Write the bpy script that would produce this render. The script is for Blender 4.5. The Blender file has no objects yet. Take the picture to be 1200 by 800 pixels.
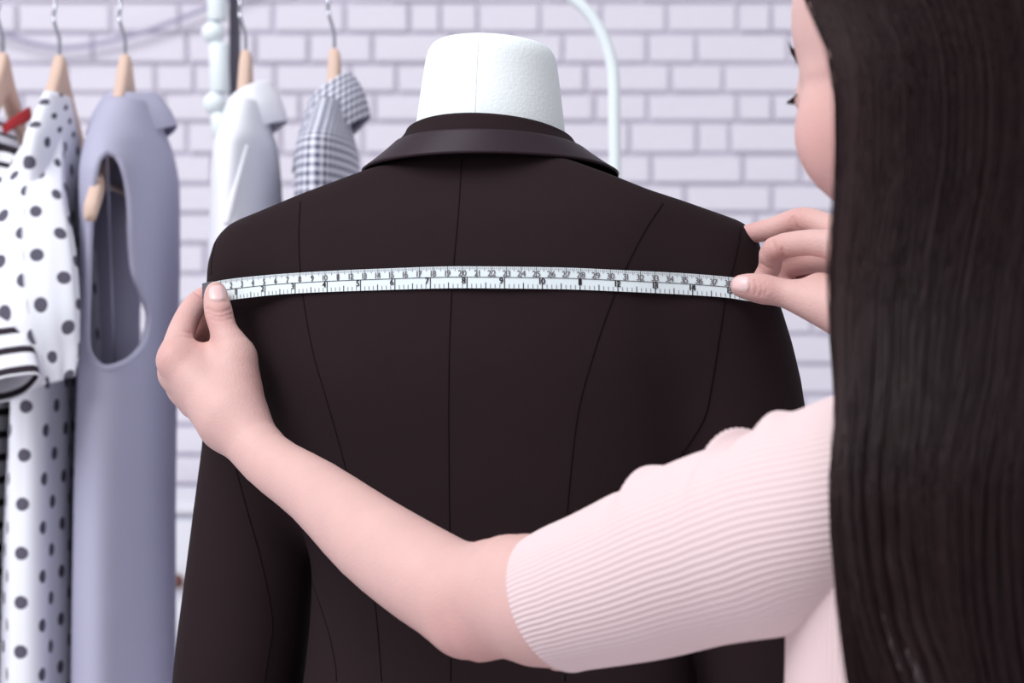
import bpy, math, random
import numpy as np
from mathutils import Vector, Matrix
from mathutils.bvhtree import BVHTree

# ------------------------------------------------------------------ camera, world, light
F = 2426.0            # focal length in pixels of the 1200x800 frame
ZC = 1.33             # camera height
scn = bpy.context.scene
cam = bpy.data.cameras.new('camera'); camo = bpy.data.objects.new('camera', cam)
scn.collection.objects.link(camo); scn.camera = camo
camo.location = (0, 0, ZC); camo.rotation_euler = (math.pi / 2, 0, 0)
cam.sensor_width = 36.0; cam.lens = F / 1200 * 36.0
cam.clip_start = 0.05
cam.dof.use_dof = True; cam.dof.focus_distance = 1.42; cam.dof.aperture_fstop = 7.6

w = bpy.data.worlds.new('world'); scn.world = w; w.use_nodes = True
bg = w.node_tree.nodes['Background']
bg.inputs[0].default_value = (0.90, 0.92, 1.0, 1); bg.inputs[1].default_value = 0.58

def area(name, loc, target, sx, sy, power, col):
    l = bpy.data.lights.new(name, 'AREA'); l.shape = 'RECTANGLE'; l.size = sx; l.size_y = sy
    l.energy = power; l.color = col
    o = bpy.data.objects.new(name, l); scn.collection.objects.link(o)
    o.location = loc
    o.rotation_euler = (Vector(target) - Vector(loc)).to_track_quat('-Z', 'Y').to_euler()
    return o
area('window_daylight', (-2.4, -0.6, 4.6), (0.0, 2.2, 1.2), 3.0, 3.0, 230, (0.96, 0.98, 1.0))

scn.view_settings.view_transform = 'Standard'; scn.view_settings.look = 'None'
scn.view_settings.gamma = 1.0; scn.view_settings.exposure = 0.0
scn.view_settings.use_curve_mapping = False
scn.cycles.use_denoising = True

# ------------------------------------------------------------------ helpers
COL = scn.collection
random.seed(7); RNG = np.random.default_rng(7)

def P(px, py, d):
    return np.array([(px - 600) / F * d, d, ZC - (py - 400) / F * d])
def toPx(p):
    return 600 + p[0] / p[1] * F, 400 - (p[2] - ZC) / p[1] * F
def lin(c):
    c = c / 255.0
    return c / 12.92 if c <= 0.04045 else ((c + 0.055) / 1.055) ** 2.4
def rgb(r, g, b):
    return (lin(r), lin(g), lin(b), 1.0)

def empty(name, loc, label=None, cat=None, group=None, kind=None):
    o = bpy.data.objects.new(name, None); COL.objects.link(o); o.location = loc
    o.empty_display_size = 0.05
    tag(o, label, cat, group, kind); return o
def tag(o, label=None, cat=None, group=None, kind=None):
    if label: o['label'] = label
    if cat: o['category'] = cat
    if group: o['group'] = group
    if kind: o['kind'] = kind
    return o
def worldloc(o):
    v = Vector(o.location)
    while o.parent: o = o.parent; v = v + Vector(o.location)
    return v
def mk(name, V, faces, mat=None, parent=None, uv=None, smooth=True):
    """faces: (n,4)/(n,3) int array or list of lists; vertices in world coordinates"""
    V = np.asarray(V, dtype=np.float64)
    off = np.zeros(3)
    if parent is not None:
        off = np.array(worldloc(parent))
    me = bpy.data.meshes.new(name)
    if isinstance(faces, np.ndarray):
        n, k = faces.shape
        me.vertices.add(len(V)); me.vertices.foreach_set('co', (V - off).astype(np.float32).ravel())
        me.loops.add(n * k); me.loops.foreach_set('vertex_index', faces.astype(np.int32).ravel())
        me.polygons.add(n); me.polygons.foreach_set('loop_start', np.arange(0, n * k, k, dtype=np.int32))
        me.update(calc_edges=True)
    else:
        me.from_pydata((V - off).tolist(), [], [list(map(int, f)) for f in faces])
    me.validate()
    if uv is not None:
        ul = me.uv_layers.new(name='UVMap')
        li = np.empty(len(me.loops), dtype=np.int32); me.loops.foreach_get('vertex_index', li)
        ul.data.foreach_set('uv', np.asarray(uv, dtype=np.float32)[li].ravel())
    if smooth:
        me.polygons.foreach_set('use_smooth', np.ones(len(me.polygons), dtype=bool))
    if mat: me.materials.append(mat)
    o = bpy.data.objects.new(name, me); COL.objects.link(o)
    if parent is not None: o.parent = parent
    return o

def grid_faces(n, m, closed=True):
    """n rows, m columns, columns closed"""
    i = np.arange(n - 1)[:, None]; j = np.arange(m if closed else m - 1)[None, :]
    a = i * m + j; b = i * m + (j + 1) % m
    c = (i + 1) * m + (j + 1) % m; d = (i + 1) * m + j
    return np.stack([a + 0 * j, b, c, d], -1).reshape(-1, 4)
def loft(name, R, mat, parent=None, closed=True, cap0=False, cap1=False, smooth=True, keep=None, uv=None, rowuv=False):
    """R: (n,m,3) rings; keep: face mask"""
    n, m, _ = R.shape
    V = R.reshape(-1, 3); Fc = grid_faces(n, m, closed)
    if keep is not None: Fc = Fc[keep]
    if rowuv:
        du = np.concatenate([np.zeros((n, 1)), np.cumsum(np.linalg.norm(np.diff(R, axis=1), axis=2), axis=1)], 1); du = du - du[:, 3 * m // 4][:, None]
        dv = np.concatenate([[0], np.cumsum(np.linalg.norm(np.diff(R[:, 3 * m // 4], axis=0), axis=1))])
        uv = np.stack(np.broadcast_arrays(du, dv[:, None]), -1).reshape(-1, 2)
    if uv is None:
        dv = np.concatenate([[0], np.cumsum(np.linalg.norm(np.diff(R, axis=0), axis=2).mean(1))])
        ring = R[n // 2]; du = np.concatenate([[0], np.cumsum(np.linalg.norm(np.diff(ring, axis=0), axis=1))])
        uv = np.stack(np.broadcast_arrays(du[None, :], dv[:, None]), -1).reshape(-1, 2)
    if cap0 or cap1:
        fl = [list(f) for f in Fc]
        V = V.copy()
        ex = []; eu = []
        if cap0:
            ci = len(V) + len(ex); ex.append(R[0].mean(0)); eu.append(uv[0])
            fl += [[ci, (j + 1) % m, j] for j in range(m if closed else m - 1)]
        if cap1:
            ci = len(V) + len(ex); ex.append(R[-1].mean(0)); eu.append(uv[(n - 1) * m])
            b = (n - 1) * m
            fl += [[ci, b + j, b + (j + 1) % m] for j in range(m if closed else m - 1)]
        V = np.vstack([V, ex]); uv = np.vstack([uv, eu]); Fc = fl
    return mk(name, V, Fc, mat, parent, uv, smooth)
def frames(C):
    """parallel transport frames along polyline"""
    C = np.asarray(C, float); T = np.gradient(C, axis=0); T /= np.linalg.norm(T, axis=1)[:, None]
    n = np.cross(T[0], [0, 0, 1.0])
    if np.linalg.norm(n) < 1e-3: n = np.cross(T[0], [0, 1.0, 0])
    n /= np.linalg.norm(n); N = [n]
    for i in range(1, len(C)):
        n = N[-1] - T[i] * np.dot(N[-1], T[i]); n /= np.linalg.norm(n); N.append(n)
    N = np.array(N); B = np.cross(T, N)
    return T, N, B
def tube(name, C, r, mat, parent=None, m=10, cap=True):
    C = np.asarray(C, float); r = np.broadcast_to(np.asarray(r, float), (len(C),))
    T, N, B = frames(C); a = np.linspace(0, 2 * np.pi, m, endpoint=False)
    R = C[:, None] + r[:, None, None] * (np.cos(a)[None, :, None] * N[:, None] + np.sin(a)[None, :, None] * B[:, None])
    return loft(name, R, mat, parent, True, cap, cap)
def spline(K, n):
    """Catmull-Rom through keys K (k,dim), n samples"""
    K = np.asarray(K, float); k = len(K)
    t = np.linspace(0, k - 1, n); i = np.clip(t.astype(int), 0, k - 2); u = (t - i)[:, None]
    p0 = K[np.clip(i - 1, 0, k - 1)]; p1 = K[i]; p2 = K[i + 1]; p3 = K[np.clip(i + 2, 0, k - 1)]
    return 0.5 * (2 * p1 + (p2 - p0) * u + (2 * p0 - 5 * p1 + 4 * p2 - p3) * u ** 2 + (3 * p1 - p0 - 3 * p2 + p3) * u ** 3)
def keyed(K, x):
    """smooth-ish interpolation of key rows by first column"""
    K = np.asarray(K, float); K = K[np.argsort(K[:, 0])]
    x = np.asarray(x, float); out = []
    if x.size > 20000:          # tabulate for large queries
        g = np.linspace(K[0, 0], K[-1, 0], 600); T_ = keyed(K, g)
        return np.stack([np.interp(x, g, T_[:, c]) for c in range(T_.shape[1])], -1)
    for c in range(1, K.shape[1]):
        h = np.diff(K[:, 0]); dl = np.diff(K[:, c]) / h
        m = np.zeros(len(K)); m[0] = dl[0]; m[-1] = dl[-1]
        for i in range(1, len(K) - 1):
            m[i] = 0 if dl[i - 1] * dl[i] <= 0 else 2 * dl[i - 1] * dl[i] / (dl[i - 1] + dl[i])
        i = np.clip(np.searchsorted(K[:, 0], x) - 1, 0, len(K) - 2)
        u = np.clip((x - K[i, 0]) / h[i], 0, 1); y0 = K[i, c]; y1 = K[i + 1, c]
        out.append((2 * u**3 - 3 * u**2 + 1) * y0 + (u**3 - 2 * u**2 + u) * h[i] * m[i] + (-2 * u**3 + 3 * u**2) * y1 + (u**3 - u**2) * h[i] * m[i + 1])
    return np.stack(out, -1)
def superring(m, hx, hy, p):
    a = np.linspace(0, 2 * np.pi, m, endpoint=False)
    c, s = np.cos(a), np.sin(a)
    return np.stack([hx * np.sign(c) * np.abs(c) ** (2 / p), hy * np.sign(s) * np.abs(s) ** (2 / p)], -1)
def box_mesh(name, lo, hi, mat, parent=None, bev=0.0):
    lo = np.array(lo, float); hi = np.array(hi, float); b = bev
    if b <= 0:
        V = [(x, y, z) for x in (lo[0], hi[0]) for y in (lo[1], hi[1]) for z in (lo[2], hi[2])]
        Fc = [(0, 1, 3, 2), (4, 6, 7, 5), (0, 4, 5, 1), (2, 3, 7, 6), (0, 2, 6, 4), (1, 5, 7, 3)]
        return mk(name, V, Fc, mat, parent, None, False)
    import bmesh
    bm = bmesh.new(); bmesh.ops.create_cube(bm, size=1)
    for v in bm.verts: v.co = Vector((lo + hi) / 2) + Vector(np.array(v.co) * (hi - lo))
    bmesh.ops.bevel(bm, geom=bm.edges[:], offset=b, segments=2, affect='EDGES')
    V = [tuple(v.co) for v in bm.verts]; bm.verts.index_update()
    Fc = [[v.index for v in f.verts] for f in bm.faces]; bm.free()
    return mk(name, V, Fc, mat, parent, None, False)

# --- signed distance modelling
def smin(a, b, k):
    h = np.clip(0.5 + 0.5 * (b - a) / k, 0, 1)
    return b + (a - b) * h - k * h * (1 - h)
def smax(a, b, k): return -smin(-a, -b, k)
CULL = [None]
def sd_cone(Q, a, b, ra, rb):
    a = np.asarray(a, np.float32); b = np.asarray(b, np.float32)
    if CULL[0] is not None:
        lo, hi = CULL[0]; m = max(ra, rb)
        g = np.maximum(np.maximum(np.minimum(a, b) - m - hi, lo - np.maximum(a, b) - m), 0)
        if (g * g).sum() > 0.0009: return np.full(len(Q), 0.03, np.float32)
    ba = b - a; pa = Q - a
    bb = max(float(ba @ ba), 1e-9); pb = pa @ ba
    t = np.clip(pb / bb, 0, 1)
    d2 = np.einsum('ij,ij->i', pa, pa) - 2 * t * pb + t * t * bb
    return np.sqrt(np.maximum(d2, 0)) - (np.float32(ra) + np.float32(rb - ra) * t)
def sd_chain(Q, pts, k=0.004, dense=3):
    if dense > 1 and len(pts) > 2:
        K = spline([np.append(a, r) for a, r in pts], (len(pts) - 1) * dense + 1)
        pts = [(q[:3], q[3]) for q in K]; k = 0
    d = None
    for (a, ra), (b, rb) in zip(pts[:-1], pts[1:]):
        e = sd_cone(Q, a, b, ra, rb); d = e if d is None else (smin(d, e, k) if k > 0 else np.minimum(d, e))
    return d
def sd_ell(Q, c, r):
    p = (Q - np.asarray(c, np.float32)); r = np.asarray(r, np.float32)
    k0 = np.sqrt(((p / r) ** 2).sum(1)); k1 = np.sqrt(((p / r ** 2) ** 2).sum(1)) + 1e-9
    return k0 * (k0 - 1) / k1
def surface_net(f, lo, hi, h, slack=1.6, B=12):
    lo = np.asarray(lo, float); n = (np.ceil((np.asarray(hi) - lo) / h / B).astype(int)) * B + 1
    D = np.full(n, 1.0, np.float32)
    nb = (n - 1) // B
    bi = np.stack(np.meshgrid(*[np.arange(k) for k in nb], indexing='ij'), -1).reshape(-1, 3)
    c = (lo + (bi + 0.5) * B * h).astype(np.float32)
    dc = f(c)
    near = np.abs(dc) < 0.5 * math.sqrt(3) * B * h * slack
    # sign fill
    sg = np.where(dc < 0, -1.0, 1.0).reshape(nb)
    D[:-1, :-1, :-1] = np.repeat(np.repeat(np.repeat(sg, B, 0), B, 1), B, 2)
    D[-1] = 1; D[:, -1] = 1; D[:, :, -1] = 1
    off = np.stack(np.meshgrid(*[np.arange(B + 1)] * 3, indexing='ij'), -1).reshape(-1, 3)
    idx = np.nonzero(near)[0]
    g3 = bi[idx] // 3; key = (g3[:, 0] * 4096 + g3[:, 1]) * 4096 + g3[:, 2]
    for kq in np.unique(key):
        bs = bi[idx[key == kq]] * B
        g = (bs[:, None] + off[None]).reshape(-1, 3)
        Q = (lo + g * h).astype(np.float32); CULL[0] = (Q.min(0), Q.max(0))
        D[g[:, 0], g[:, 1], g[:, 2]] = f(Q)
    CULL[0] = None
    D[0] = np.maximum(D[0], 1e-4); D[:, 0] = np.maximum(D[:, 0], 1e-4); D[:, :, 0] = np.maximum(D[:, :, 0], 1e-4)
    D[-1] = np.maximum(D[-1], 1e-4); D[:, -1] = np.maximum(D[:, -1], 1e-4); D[:, :, -1] = np.maximum(D[:, :, -1], 1e-4)
    S = D < 0
    cnt = np.zeros(np.array(n) - 1, np.uint8)
    for dx in (0, 1):
        for dy in (0, 1):
            for dz in (0, 1):
                cnt += S[dx:n[0] - 1 + dx, dy:n[1] - 1 + dy, dz:n[2] - 1 + dz]
    act = (cnt > 0) & (cnt < 8)
    ci = np.argwhere(act); vid = np.full(act.shape, -1, np.int64); vid[act] = np.arange(len(ci))
    acc = np.zeros((len(ci), 3)); num = np.zeros(len(ci))
    cor = [(x, y, z) for x in (0, 1) for y in (0, 1) for z in (0, 1)]
    val = {c_: D[ci[:, 0] + c_[0], ci[:, 1] + c_[1], ci[:, 2] + c_[2]] for c_ in cor}
    for a in cor:
        for ax in range(3):
            if a[ax]: continue
            b = list(a); b[ax] = 1; b = tuple(b)
            va, vb = val[a], val[b]; x = (va < 0) != (vb < 0)
            t = np.where(x, va / np.where(x, va - vb, 1), 0)
            p = np.zeros((len(ci), 3)); p[:] = a; p[:, ax] += t
            acc[x] += p[x]; num[x] += 1
    V = lo + (ci + acc / num[:, None]) * h
    Fs = []
    for ax in range(3):
        s0 = np.moveaxis(S, ax, 0)
        x = s0[:-1] != s0[1:]
        e = np.argwhere(x)
        back = np.empty_like(e); o = [k for k in range(3) if k != ax]
        back[:, ax] = e[:, 0]; back[:, o[0]] = e[:, 1]; back[:, o[1]] = e[:, 2]
        e = back
        e = e[(e[:, o[0]] > 0) & (e[:, o[1]] > 0) & (e[:, o[0]] < n[o[0]] - 1) & (e[:, o[1]] < n[o[1]] - 1)]
        q = []
        for (i, j) in ((0, 0), (1, 0), (1, 1), (0, 1)):
            c_ = e.copy(); c_[:, o[0]] -= i; c_[:, o[1]] -= j
            q.append(vid[c_[:, 0], c_[:, 1], c_[:, 2]])
        q = np.stack(q, 1)
        ins = S[e[:, 0], e[:, 1], e[:, 2]]
        flip = ins if ax != 1 else ~ins
        q[~flip] = q[~flip][:, ::-1]
        Fs.append(q)
    Fs = np.vstack(Fs); Fs = Fs[(Fs >= 0).all(1)]
    return V, Fs
def relax(V, Fq, it=2, lam=0.5):
    for _ in range(it):
        s = np.zeros_like(V); c = np.zeros(len(V))
        for k in range(Fq.shape[1]):
            a = Fq[:, k]; b = Fq[:, (k + 1) % Fq.shape[1]]
            for d in range(3):
                s[:, d] += np.bincount(a, V[b, d], len(V)) + np.bincount(b, V[a, d], len(V))
            c += np.bincount(a, minlength=len(V)) + np.bincount(b, minlength=len(V))
        V = V + lam * (s / np.maximum(c, 1)[:, None] - V)
    return V
def bvh_of(V, Fq):
    return BVHTree.FromPolygons([tuple(v) for v in V], [tuple(int(i) for i in f) for f in Fq])

# ------------------------------------------------------------------ materials
def mat(name, col, rough=0.6, spec=0.3, metal=0.0, var=0.0, vscale=8.0, bump=0.0, bscale=200.0, sss=0.0, sheen=0.0, coat=0.0):
    m = bpy.data.materials.new(name); m.use_nodes = True
    nt = m.node_tree; b = nt.nodes['Principled BSDF']
    b.inputs['Base Color'].default_value = col; b.inputs['Roughness'].default_value = rough
    b.inputs['Specular IOR Level'].default_value = spec; b.inputs['Metallic'].default_value = metal
    if sheen: b.inputs['Sheen Weight'].default_value = sheen; b.inputs['Sheen Roughness'].default_value = 0.6
    if coat: b.inputs['Coat Weight'].default_value = coat; b.inputs['Coat Roughness'].default_value = 0.25
    if sss:
        b.inputs['Subsurface Weight'].default_value = sss
        b.inputs['Subsurface Radius'].default_value = (1.0, 0.35, 0.2); b.inputs['Subsurface Scale'].default_value = 0.006
    tc = nt.nodes.new('ShaderNodeTexCoord')
    if var:
        n = nt.nodes.new('ShaderNodeTexNoise'); n.inputs['Scale'].default_value = vscale; n.inputs['Detail'].default_value = 4
        nt.links.new(tc.outputs['Object'], n.inputs['Vector'])
        mx = nt.nodes.new('ShaderNodeMix'); mx.data_type = 'RGBA'
        mx.inputs[6].default_value = tuple(c * (1 - var) for c in col[:3]) + (1,)
        mx.inputs[7].default_value = tuple(min(1, c * (1 + var)) for c in col[:3]) + (1,)
        nt.links.new(n.outputs['Fac'], mx.inputs[0]); nt.links.new(mx.outputs[2], b.inputs['Base Color'])
    if bump:
        n2 = nt.nodes.new('ShaderNodeTexNoise'); n2.inputs['Scale'].default_value = bscale; n2.inputs['Detail'].default_value = 3
        nt.links.new(tc.outputs['Object'], n2.inputs['Vector'])
        bp = nt.nodes.new('ShaderNodeBump'); bp.inputs['Strength'].default_value = bump; bp.inputs['Distance'].default_value = 0.001
        nt.links.new(n2.outputs['Fac'], bp.inputs['Height']); nt.links.new(bp.outputs['Normal'], b.inputs['Normal'])
    return m
def weave(m, su, sv, strength=0.3, dist=0.0004):
    """fine cloth weave bump from UV in metres"""
    nt = m.node_tree; b = nt.nodes['Principled BSDF']
    uv = nt.nodes.new('ShaderNodeUVMap'); sep = nt.nodes.new('ShaderNodeSeparateXYZ'); nt.links.new(uv.outputs[0], sep.inputs[0])
    s = []
    for k, f in ((0, su), (1, sv)):
        mu = nt.nodes.new('ShaderNodeMath'); mu.operation = 'MULTIPLY'; mu.inputs[1].default_value = f * 2 * math.pi
        si = nt.nodes.new('ShaderNodeMath'); si.operation = 'SINE'
        nt.links.new(sep.outputs[k], mu.inputs[0]); nt.links.new(mu.outputs[0], si.inputs[0]); s.append(si)
    ad = nt.nodes.new('ShaderNodeMath'); nt.links.new(s[0].outputs[0], ad.inputs[0]); nt.links.new(s[1].outputs[0], ad.inputs[1])
    bp = nt.nodes.new('ShaderNodeBump'); bp.inputs['Strength'].default_value = strength; bp.inputs['Distance'].default_value = dist
    nt.links.new(ad.outputs[0], bp.inputs['Height']); nt.links.new(bp.outputs['Normal'], b.inputs['Normal'])
def uv_pattern(m, kind, a, b_, c1, c2, c3=None):
    """kind 'dots' (pitch, radius), 'stripes' (pitch, duty), 'gingham' (pitch, -)"""
    nt = m.node_tree; b = nt.nodes['Principled BSDF']; L = nt.links.new
    uv = nt.nodes.new('ShaderNodeUVMap')
    def math_(op, x, y=None):
        n = nt.nodes.new('ShaderNodeMath'); n.operation = op
        for k, v in enumerate((x, y)):
            if v is None: continue
            if isinstance(v, (int, float)): n.inputs[k].default_value = v
            else: L(v, n.inputs[k])
        return n.outputs[0]
    sep = nt.nodes.new('ShaderNodeSeparateXYZ'); L(uv.outputs[0], sep.inputs[0])
    mx = nt.nodes.new('ShaderNodeMix'); mx.data_type = 'RGBA'
    mx.inputs[6].default_value = c1; mx.inputs[7].default_value = c2
    if kind == 'dots':
        u = math_('ADD', sep.outputs[0], sep.outputs[1]); v = math_('SUBTRACT', sep.outputs[0], sep.outputs[1])
        q = 0.70711 / a
        fu = math_('SUBTRACT', math_('FRACT', math_('MULTIPLY', u, q)), 0.5)
        fv = math_('SUBTRACT', math_('FRACT', math_('MULTIPLY', v, q)), 0.5)
        r = math_('SQRT', math_('ADD', math_('MULTIPLY', fu, fu), math_('MULTIPLY', fv, fv)))
        f = math_('LESS_THAN', r, b_ / a)
        L(f, mx.inputs[0]); L(mx.outputs[2], b.inputs['Base Color'])
    elif kind == 'stripes':
        f = math_('LESS_THAN', math_('FRACT', math_('MULTIPLY', sep.outputs[1], 1 / a)), b_)
        L(f, mx.inputs[0]); L(mx.outputs[2], b.inputs['Base Color'])
    elif kind == 'gingham':
        f1 = math_('LESS_THAN', math_('FRACT', math_('MULTIPLY', sep.outputs[0], 1 / a)), 0.5)
        f2 = math_('LESS_THAN', math_('FRACT', math_('MULTIPLY', sep.outputs[1], 1 / a)), 0.5)
        f = math_('MULTIPLY', math_('ADD', f1, f2), 0.5)
        L(f, mx.inputs[0]); L(mx.outputs[2], b.inputs['Base Color'])
    return m

M = {}
M['brick'] = mat('white_painted_brick', rgb(231, 226, 236), 0.75, 0.15, var=0.05, vscale=6, bump=0.5, bscale=60)
M['mortar'] = mat('grey_mortar', rgb(221, 215, 227), 0.9, 0.1, var=0.05, vscale=20)
M['floor'] = mat('pale_floor', rgb(215, 208, 212), 0.6, 0.2, var=0.04)
M['jacket'] = mat('black_suiting', rgb(40, 29, 32), 0.85, 0.10, var=0.06, vscale=30, bump=0.15, bscale=900)
M['satin'] = mat('black_satin', rgb(50, 38, 45), 0.5, 0.18, bump=0.1, bscale=600)
M['seam'] = mat('shaded_seam', rgb(30, 22, 25), 0.9, 0.05)  # seams darker than the suiting: shade of the seam gap painted into their colour
M['form'] = mat('white_jersey', rgb(243, 249, 250), 0.85, 0.15, var=0.02, vscale=300, bump=0.35, bscale=450)
M['tape'] = mat('white_tape', rgb(232, 244, 247), 0.4, 0.4)
M['ink'] = mat('black_ink', rgb(45, 38, 44), 0.6, 0.2)
M['ink2'] = mat('grey_ink', rgb(158, 150, 158), 0.6, 0.2)
M['ink3'] = mat('number_ink', rgb(112, 104, 112), 0.6, 0.2)
M['steel'] = mat('steel', rgb(150, 148, 158), 0.25, 0.5, metal=1.0)
M['chrome'] = mat('chrome', rgb(190, 190, 200), 0.15, 0.5, metal=1.0)
M['wood'] = mat('pale_wood', rgb(218, 188, 171), 0.55, 0.25, var=0.08, vscale=25)
M['skin'] = mat('skin', rgb(214, 174, 168), 0.52, 0.24, var=0.08, vscale=40, bump=0.35, bscale=520, sss=0.15)
M['nail'] = mat('fingernail', rgb(232, 196, 194), 0.28, 0.4, sss=0.1)
M['knit'] = mat('pink_rib_knit', rgb(226, 202, 203), 0.9, 0.1, sheen=0.15, bump=0.2, bscale=900)
M['hair'] = mat('dark_hair', rgb(44, 29, 31), 0.45, 0.18, var=0.25, vscale=60)
M['darkdetail'] = mat('dark_brow_hair', rgb(50, 36, 42), 0.6, 0.2)
M['trouser'] = mat('dark_trousers', rgb(60, 58, 70), 0.85, 0.1)
M['shoe'] = mat('shoe_leather', rgb(70, 60, 60), 0.5, 0.3)
M['greydress'] = mat('blue_grey_cloth', rgb(176, 174, 195), 0.85, 0.1, var=0.04, vscale=15, bump=0.15, bscale=300)
M['greyin'] = mat('brown_grey_lining', rgb(150, 134, 146), 0.9, 0.05)
M['whiteshirt'] = mat('white_cotton', rgb(240, 240, 247), 0.85, 0.15)
M['gingham'] = uv_pattern(mat('gingham_cotton', rgb(200, 200, 215), 0.85, 0.1), 'gingham', 0.0092, 0, rgb(232, 232, 243), rgb(92, 90, 116))
M['dots'] = uv_pattern(mat('polka_dot_cotton', rgb(240, 240, 247), 0.85, 0.1), 'dots', 0.0345, 0.0068, rgb(240, 240, 248), rgb(96, 92, 106))
M['stripes'] = uv_pattern(mat('striped_jersey', rgb(240, 240, 247), 0.85, 0.1), 'stripes', 0.0235, 0.34, rgb(238, 237, 244), rgb(52, 44, 52))
M['red'] = mat('red_rib', rgb(186, 62, 66), 0.8, 0.1)
M['whitemetal'] = mat('white_enamel', rgb(239, 247, 249), 0.35, 0.4)
M['darkmetal'] = mat('dark_grey_metal', rgb(98, 92, 106), 0.4, 0.4)
M['cable'] = mat('lilac_cable', rgb(168, 162, 186), 0.6, 0.2)
M['cabinet'] = mat('white_cabinet', rgb(232, 232, 240), 0.5, 0.3)
M['knob'] = mat('brown_knob', rgb(110, 68, 60), 0.5, 0.3)

# ------------------------------------------------------------------ setting
floor = box_mesh('floor', (-3.2, -1.5, -0.05), (3.2, 4.1, 0.0), M['floor']); floor['kind'] = 'structure'
WD = 4.0; WS = F / WD
wall = box_mesh('wall_back', (-3.2, WD + 0.006, 0.0), (3.2, WD + 0.12, 3.0), M['mortar']); wall['kind'] = 'structure'
def brick_mesh(seed):
    r = random.Random(seed); b = 0.05
    def j(s): return (r.random() - 0.5) * s
    V = []
    for y, ins in ((1.0, 0.0), (0.35, 0.0), (0.0, 0.055)):
        for (x, z) in ((-0.5, -0.5), (0.5, -0.5), (0.5, 0.5), (-0.5, 0.5)):
            V.append((x * (1 - ins * 0.9) + j(0.012), y + j(0.12) * (y < 0.9), z * (1 - ins * 2.4) + j(0.03)))
    Fc = []
    for k in (0, 4):
        for i in range(4): Fc.append((k + i, k + (i + 1) % 4, k + 4 + (i + 1) % 4, k + 4 + i))
    Fc.append((8, 9, 10, 11))
    me = bpy.data.meshes.new('brick'); me.from_pydata(V, [], Fc); me.materials.append(M['brick']); return me
BM = [brick_mesh(i) for i in range(6)]
# courses: mortar line pixel heights at the right part of the picture
lines = [-32, 3, 39, 75, 109.5, 143, 181, 216, 250]
while lines[-1] < 1000: lines.append(lines[-1] + 35.4)
while lines[0] > -560: lines.insert(0, lines[0] - 35.4)
traced = {3: [321, 405, 480, 516, 560, 633, 705, 781.6, 864.5, 903.5, 990], 39: [300, 362, 437, 530, 600, 660, 759, 816, 925, 1010],
          75: [323, 411, 465, 560, 687, 786, 848, 960], 109.5: [300, 352, 440, 560, 697, 759, 864.5, 905, 1000], 143: [330, 426, 540, 640, 738, 817, 855, 960],
          181: [764, 871, 938, 1020], 216: [803, 905, 1010]}
rb = random.Random(11); stuffV = []; stuffF = []; nb_ = 0
for i in range(len(lines) - 1):
    y0, y1 = lines[i], lines[i + 1]
    xs = sorted(traced.get(y0, []))
    if not xs: xs = [600 + rb.uniform(-50, 50)]
    while xs[0] > -1400: xs.insert(0, xs[0] - rb.choice([45, 62, 80, 95, 104, 110]))
    while xs[-1] < 2600: xs.append(xs[-1] + rb.choice([45, 62, 80, 95, 104, 110]))
    for a, b in zip(xs[:-1], xs[1:]):
        A = P(a + 1.9, y0 + 1.9, WD); Bq = P(b - 1.9, y1 - 1.9, WD)
        if A[0] < -3.15 or Bq[0] > 3.15 or Bq[2] < 0.02 or A[2] > 2.98: continue
        dep = 0.006 + rb.uniform(-0.002, 0.002)
        seen = (b > -5 and a < 1205 and y1 > -2 and y0 < 275) or (y1 > 0 and y0 < 600 and ((a < 285 and b > 180) or (a < 985 and b > 860 and y0 < 480)))
        me = BM[rb.randrange(6)]
        c = ((A[0] + Bq[0]) / 2, WD - dep, (A[2] + Bq[2]) / 2); s = (Bq[0] - A[0], dep + 0.008, A[2] - Bq[2])
        if seen and nb_ < 296:
            nb_ += 1
            o = bpy.data.objects.new('brick', me); COL.objects.link(o); o.location = c; o.scale = s; o.parent = wall
        else:
            k = len(stuffV)
            for v in me.vertices: stuffV.append((c[0] + v.co.x * s[0], c[1] + v.co.y * s[1], c[2] + v.co.z * s[2]))
            for p in me.polygons: stuffF.append([k + q for q in p.vertices])
o = mk('brick_field', stuffV, stuffF, M['brick'], wall, None, False); o['kind'] = 'stuff'

def add_flush(m, c2):
    """blend towards a redder skin tone where the mesh attribute 'flush' is high"""
    nt = m.node_tree; b = nt.nodes['Principled BSDF']
    at = nt.nodes.new('ShaderNodeAttribute'); at.attribute_name = 'flush'
    mx = nt.nodes.new('ShaderNodeMix'); mx.data_type = 'RGBA'; mx.inputs[7].default_value = c2
    src = b.inputs['Base Color'].links[0].from_socket
    nt.links.new(src, mx.inputs[6]); nt.links.new(at.outputs['Fac'], mx.inputs[0]); nt.links.new(mx.outputs[2], b.inputs['Base Color'])
add_flush(M['skin'], rgb(204, 146, 141))
# ------------------------------------------------------------------ tailored jacket on the dress form
PHI = math.radians(12.0)
JO = np.array([-0.020, 1.490])
RJ = np.array([math.cos(PHI), -math.sin(PHI)]); FJ = np.array([math.sin(PHI), math.cos(PHI)])
topL = [(150, 420), (238, 330), (245, 298), (251, 276), (264, 266), (300, 252), (350, 231), (425, 203), (500, 178), (570, 174), (640, 180), (715, 207), (760, 225), (800, 238), (868, 262), (884, 273), (891, 288), (900, 330), (1000, 470)]
_tx = np.array([(a - 600) / F * 1.47 for a, b in topL]); _tz = np.array([-(b - 400) / F * 1.47 for a, b in topL])
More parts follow.
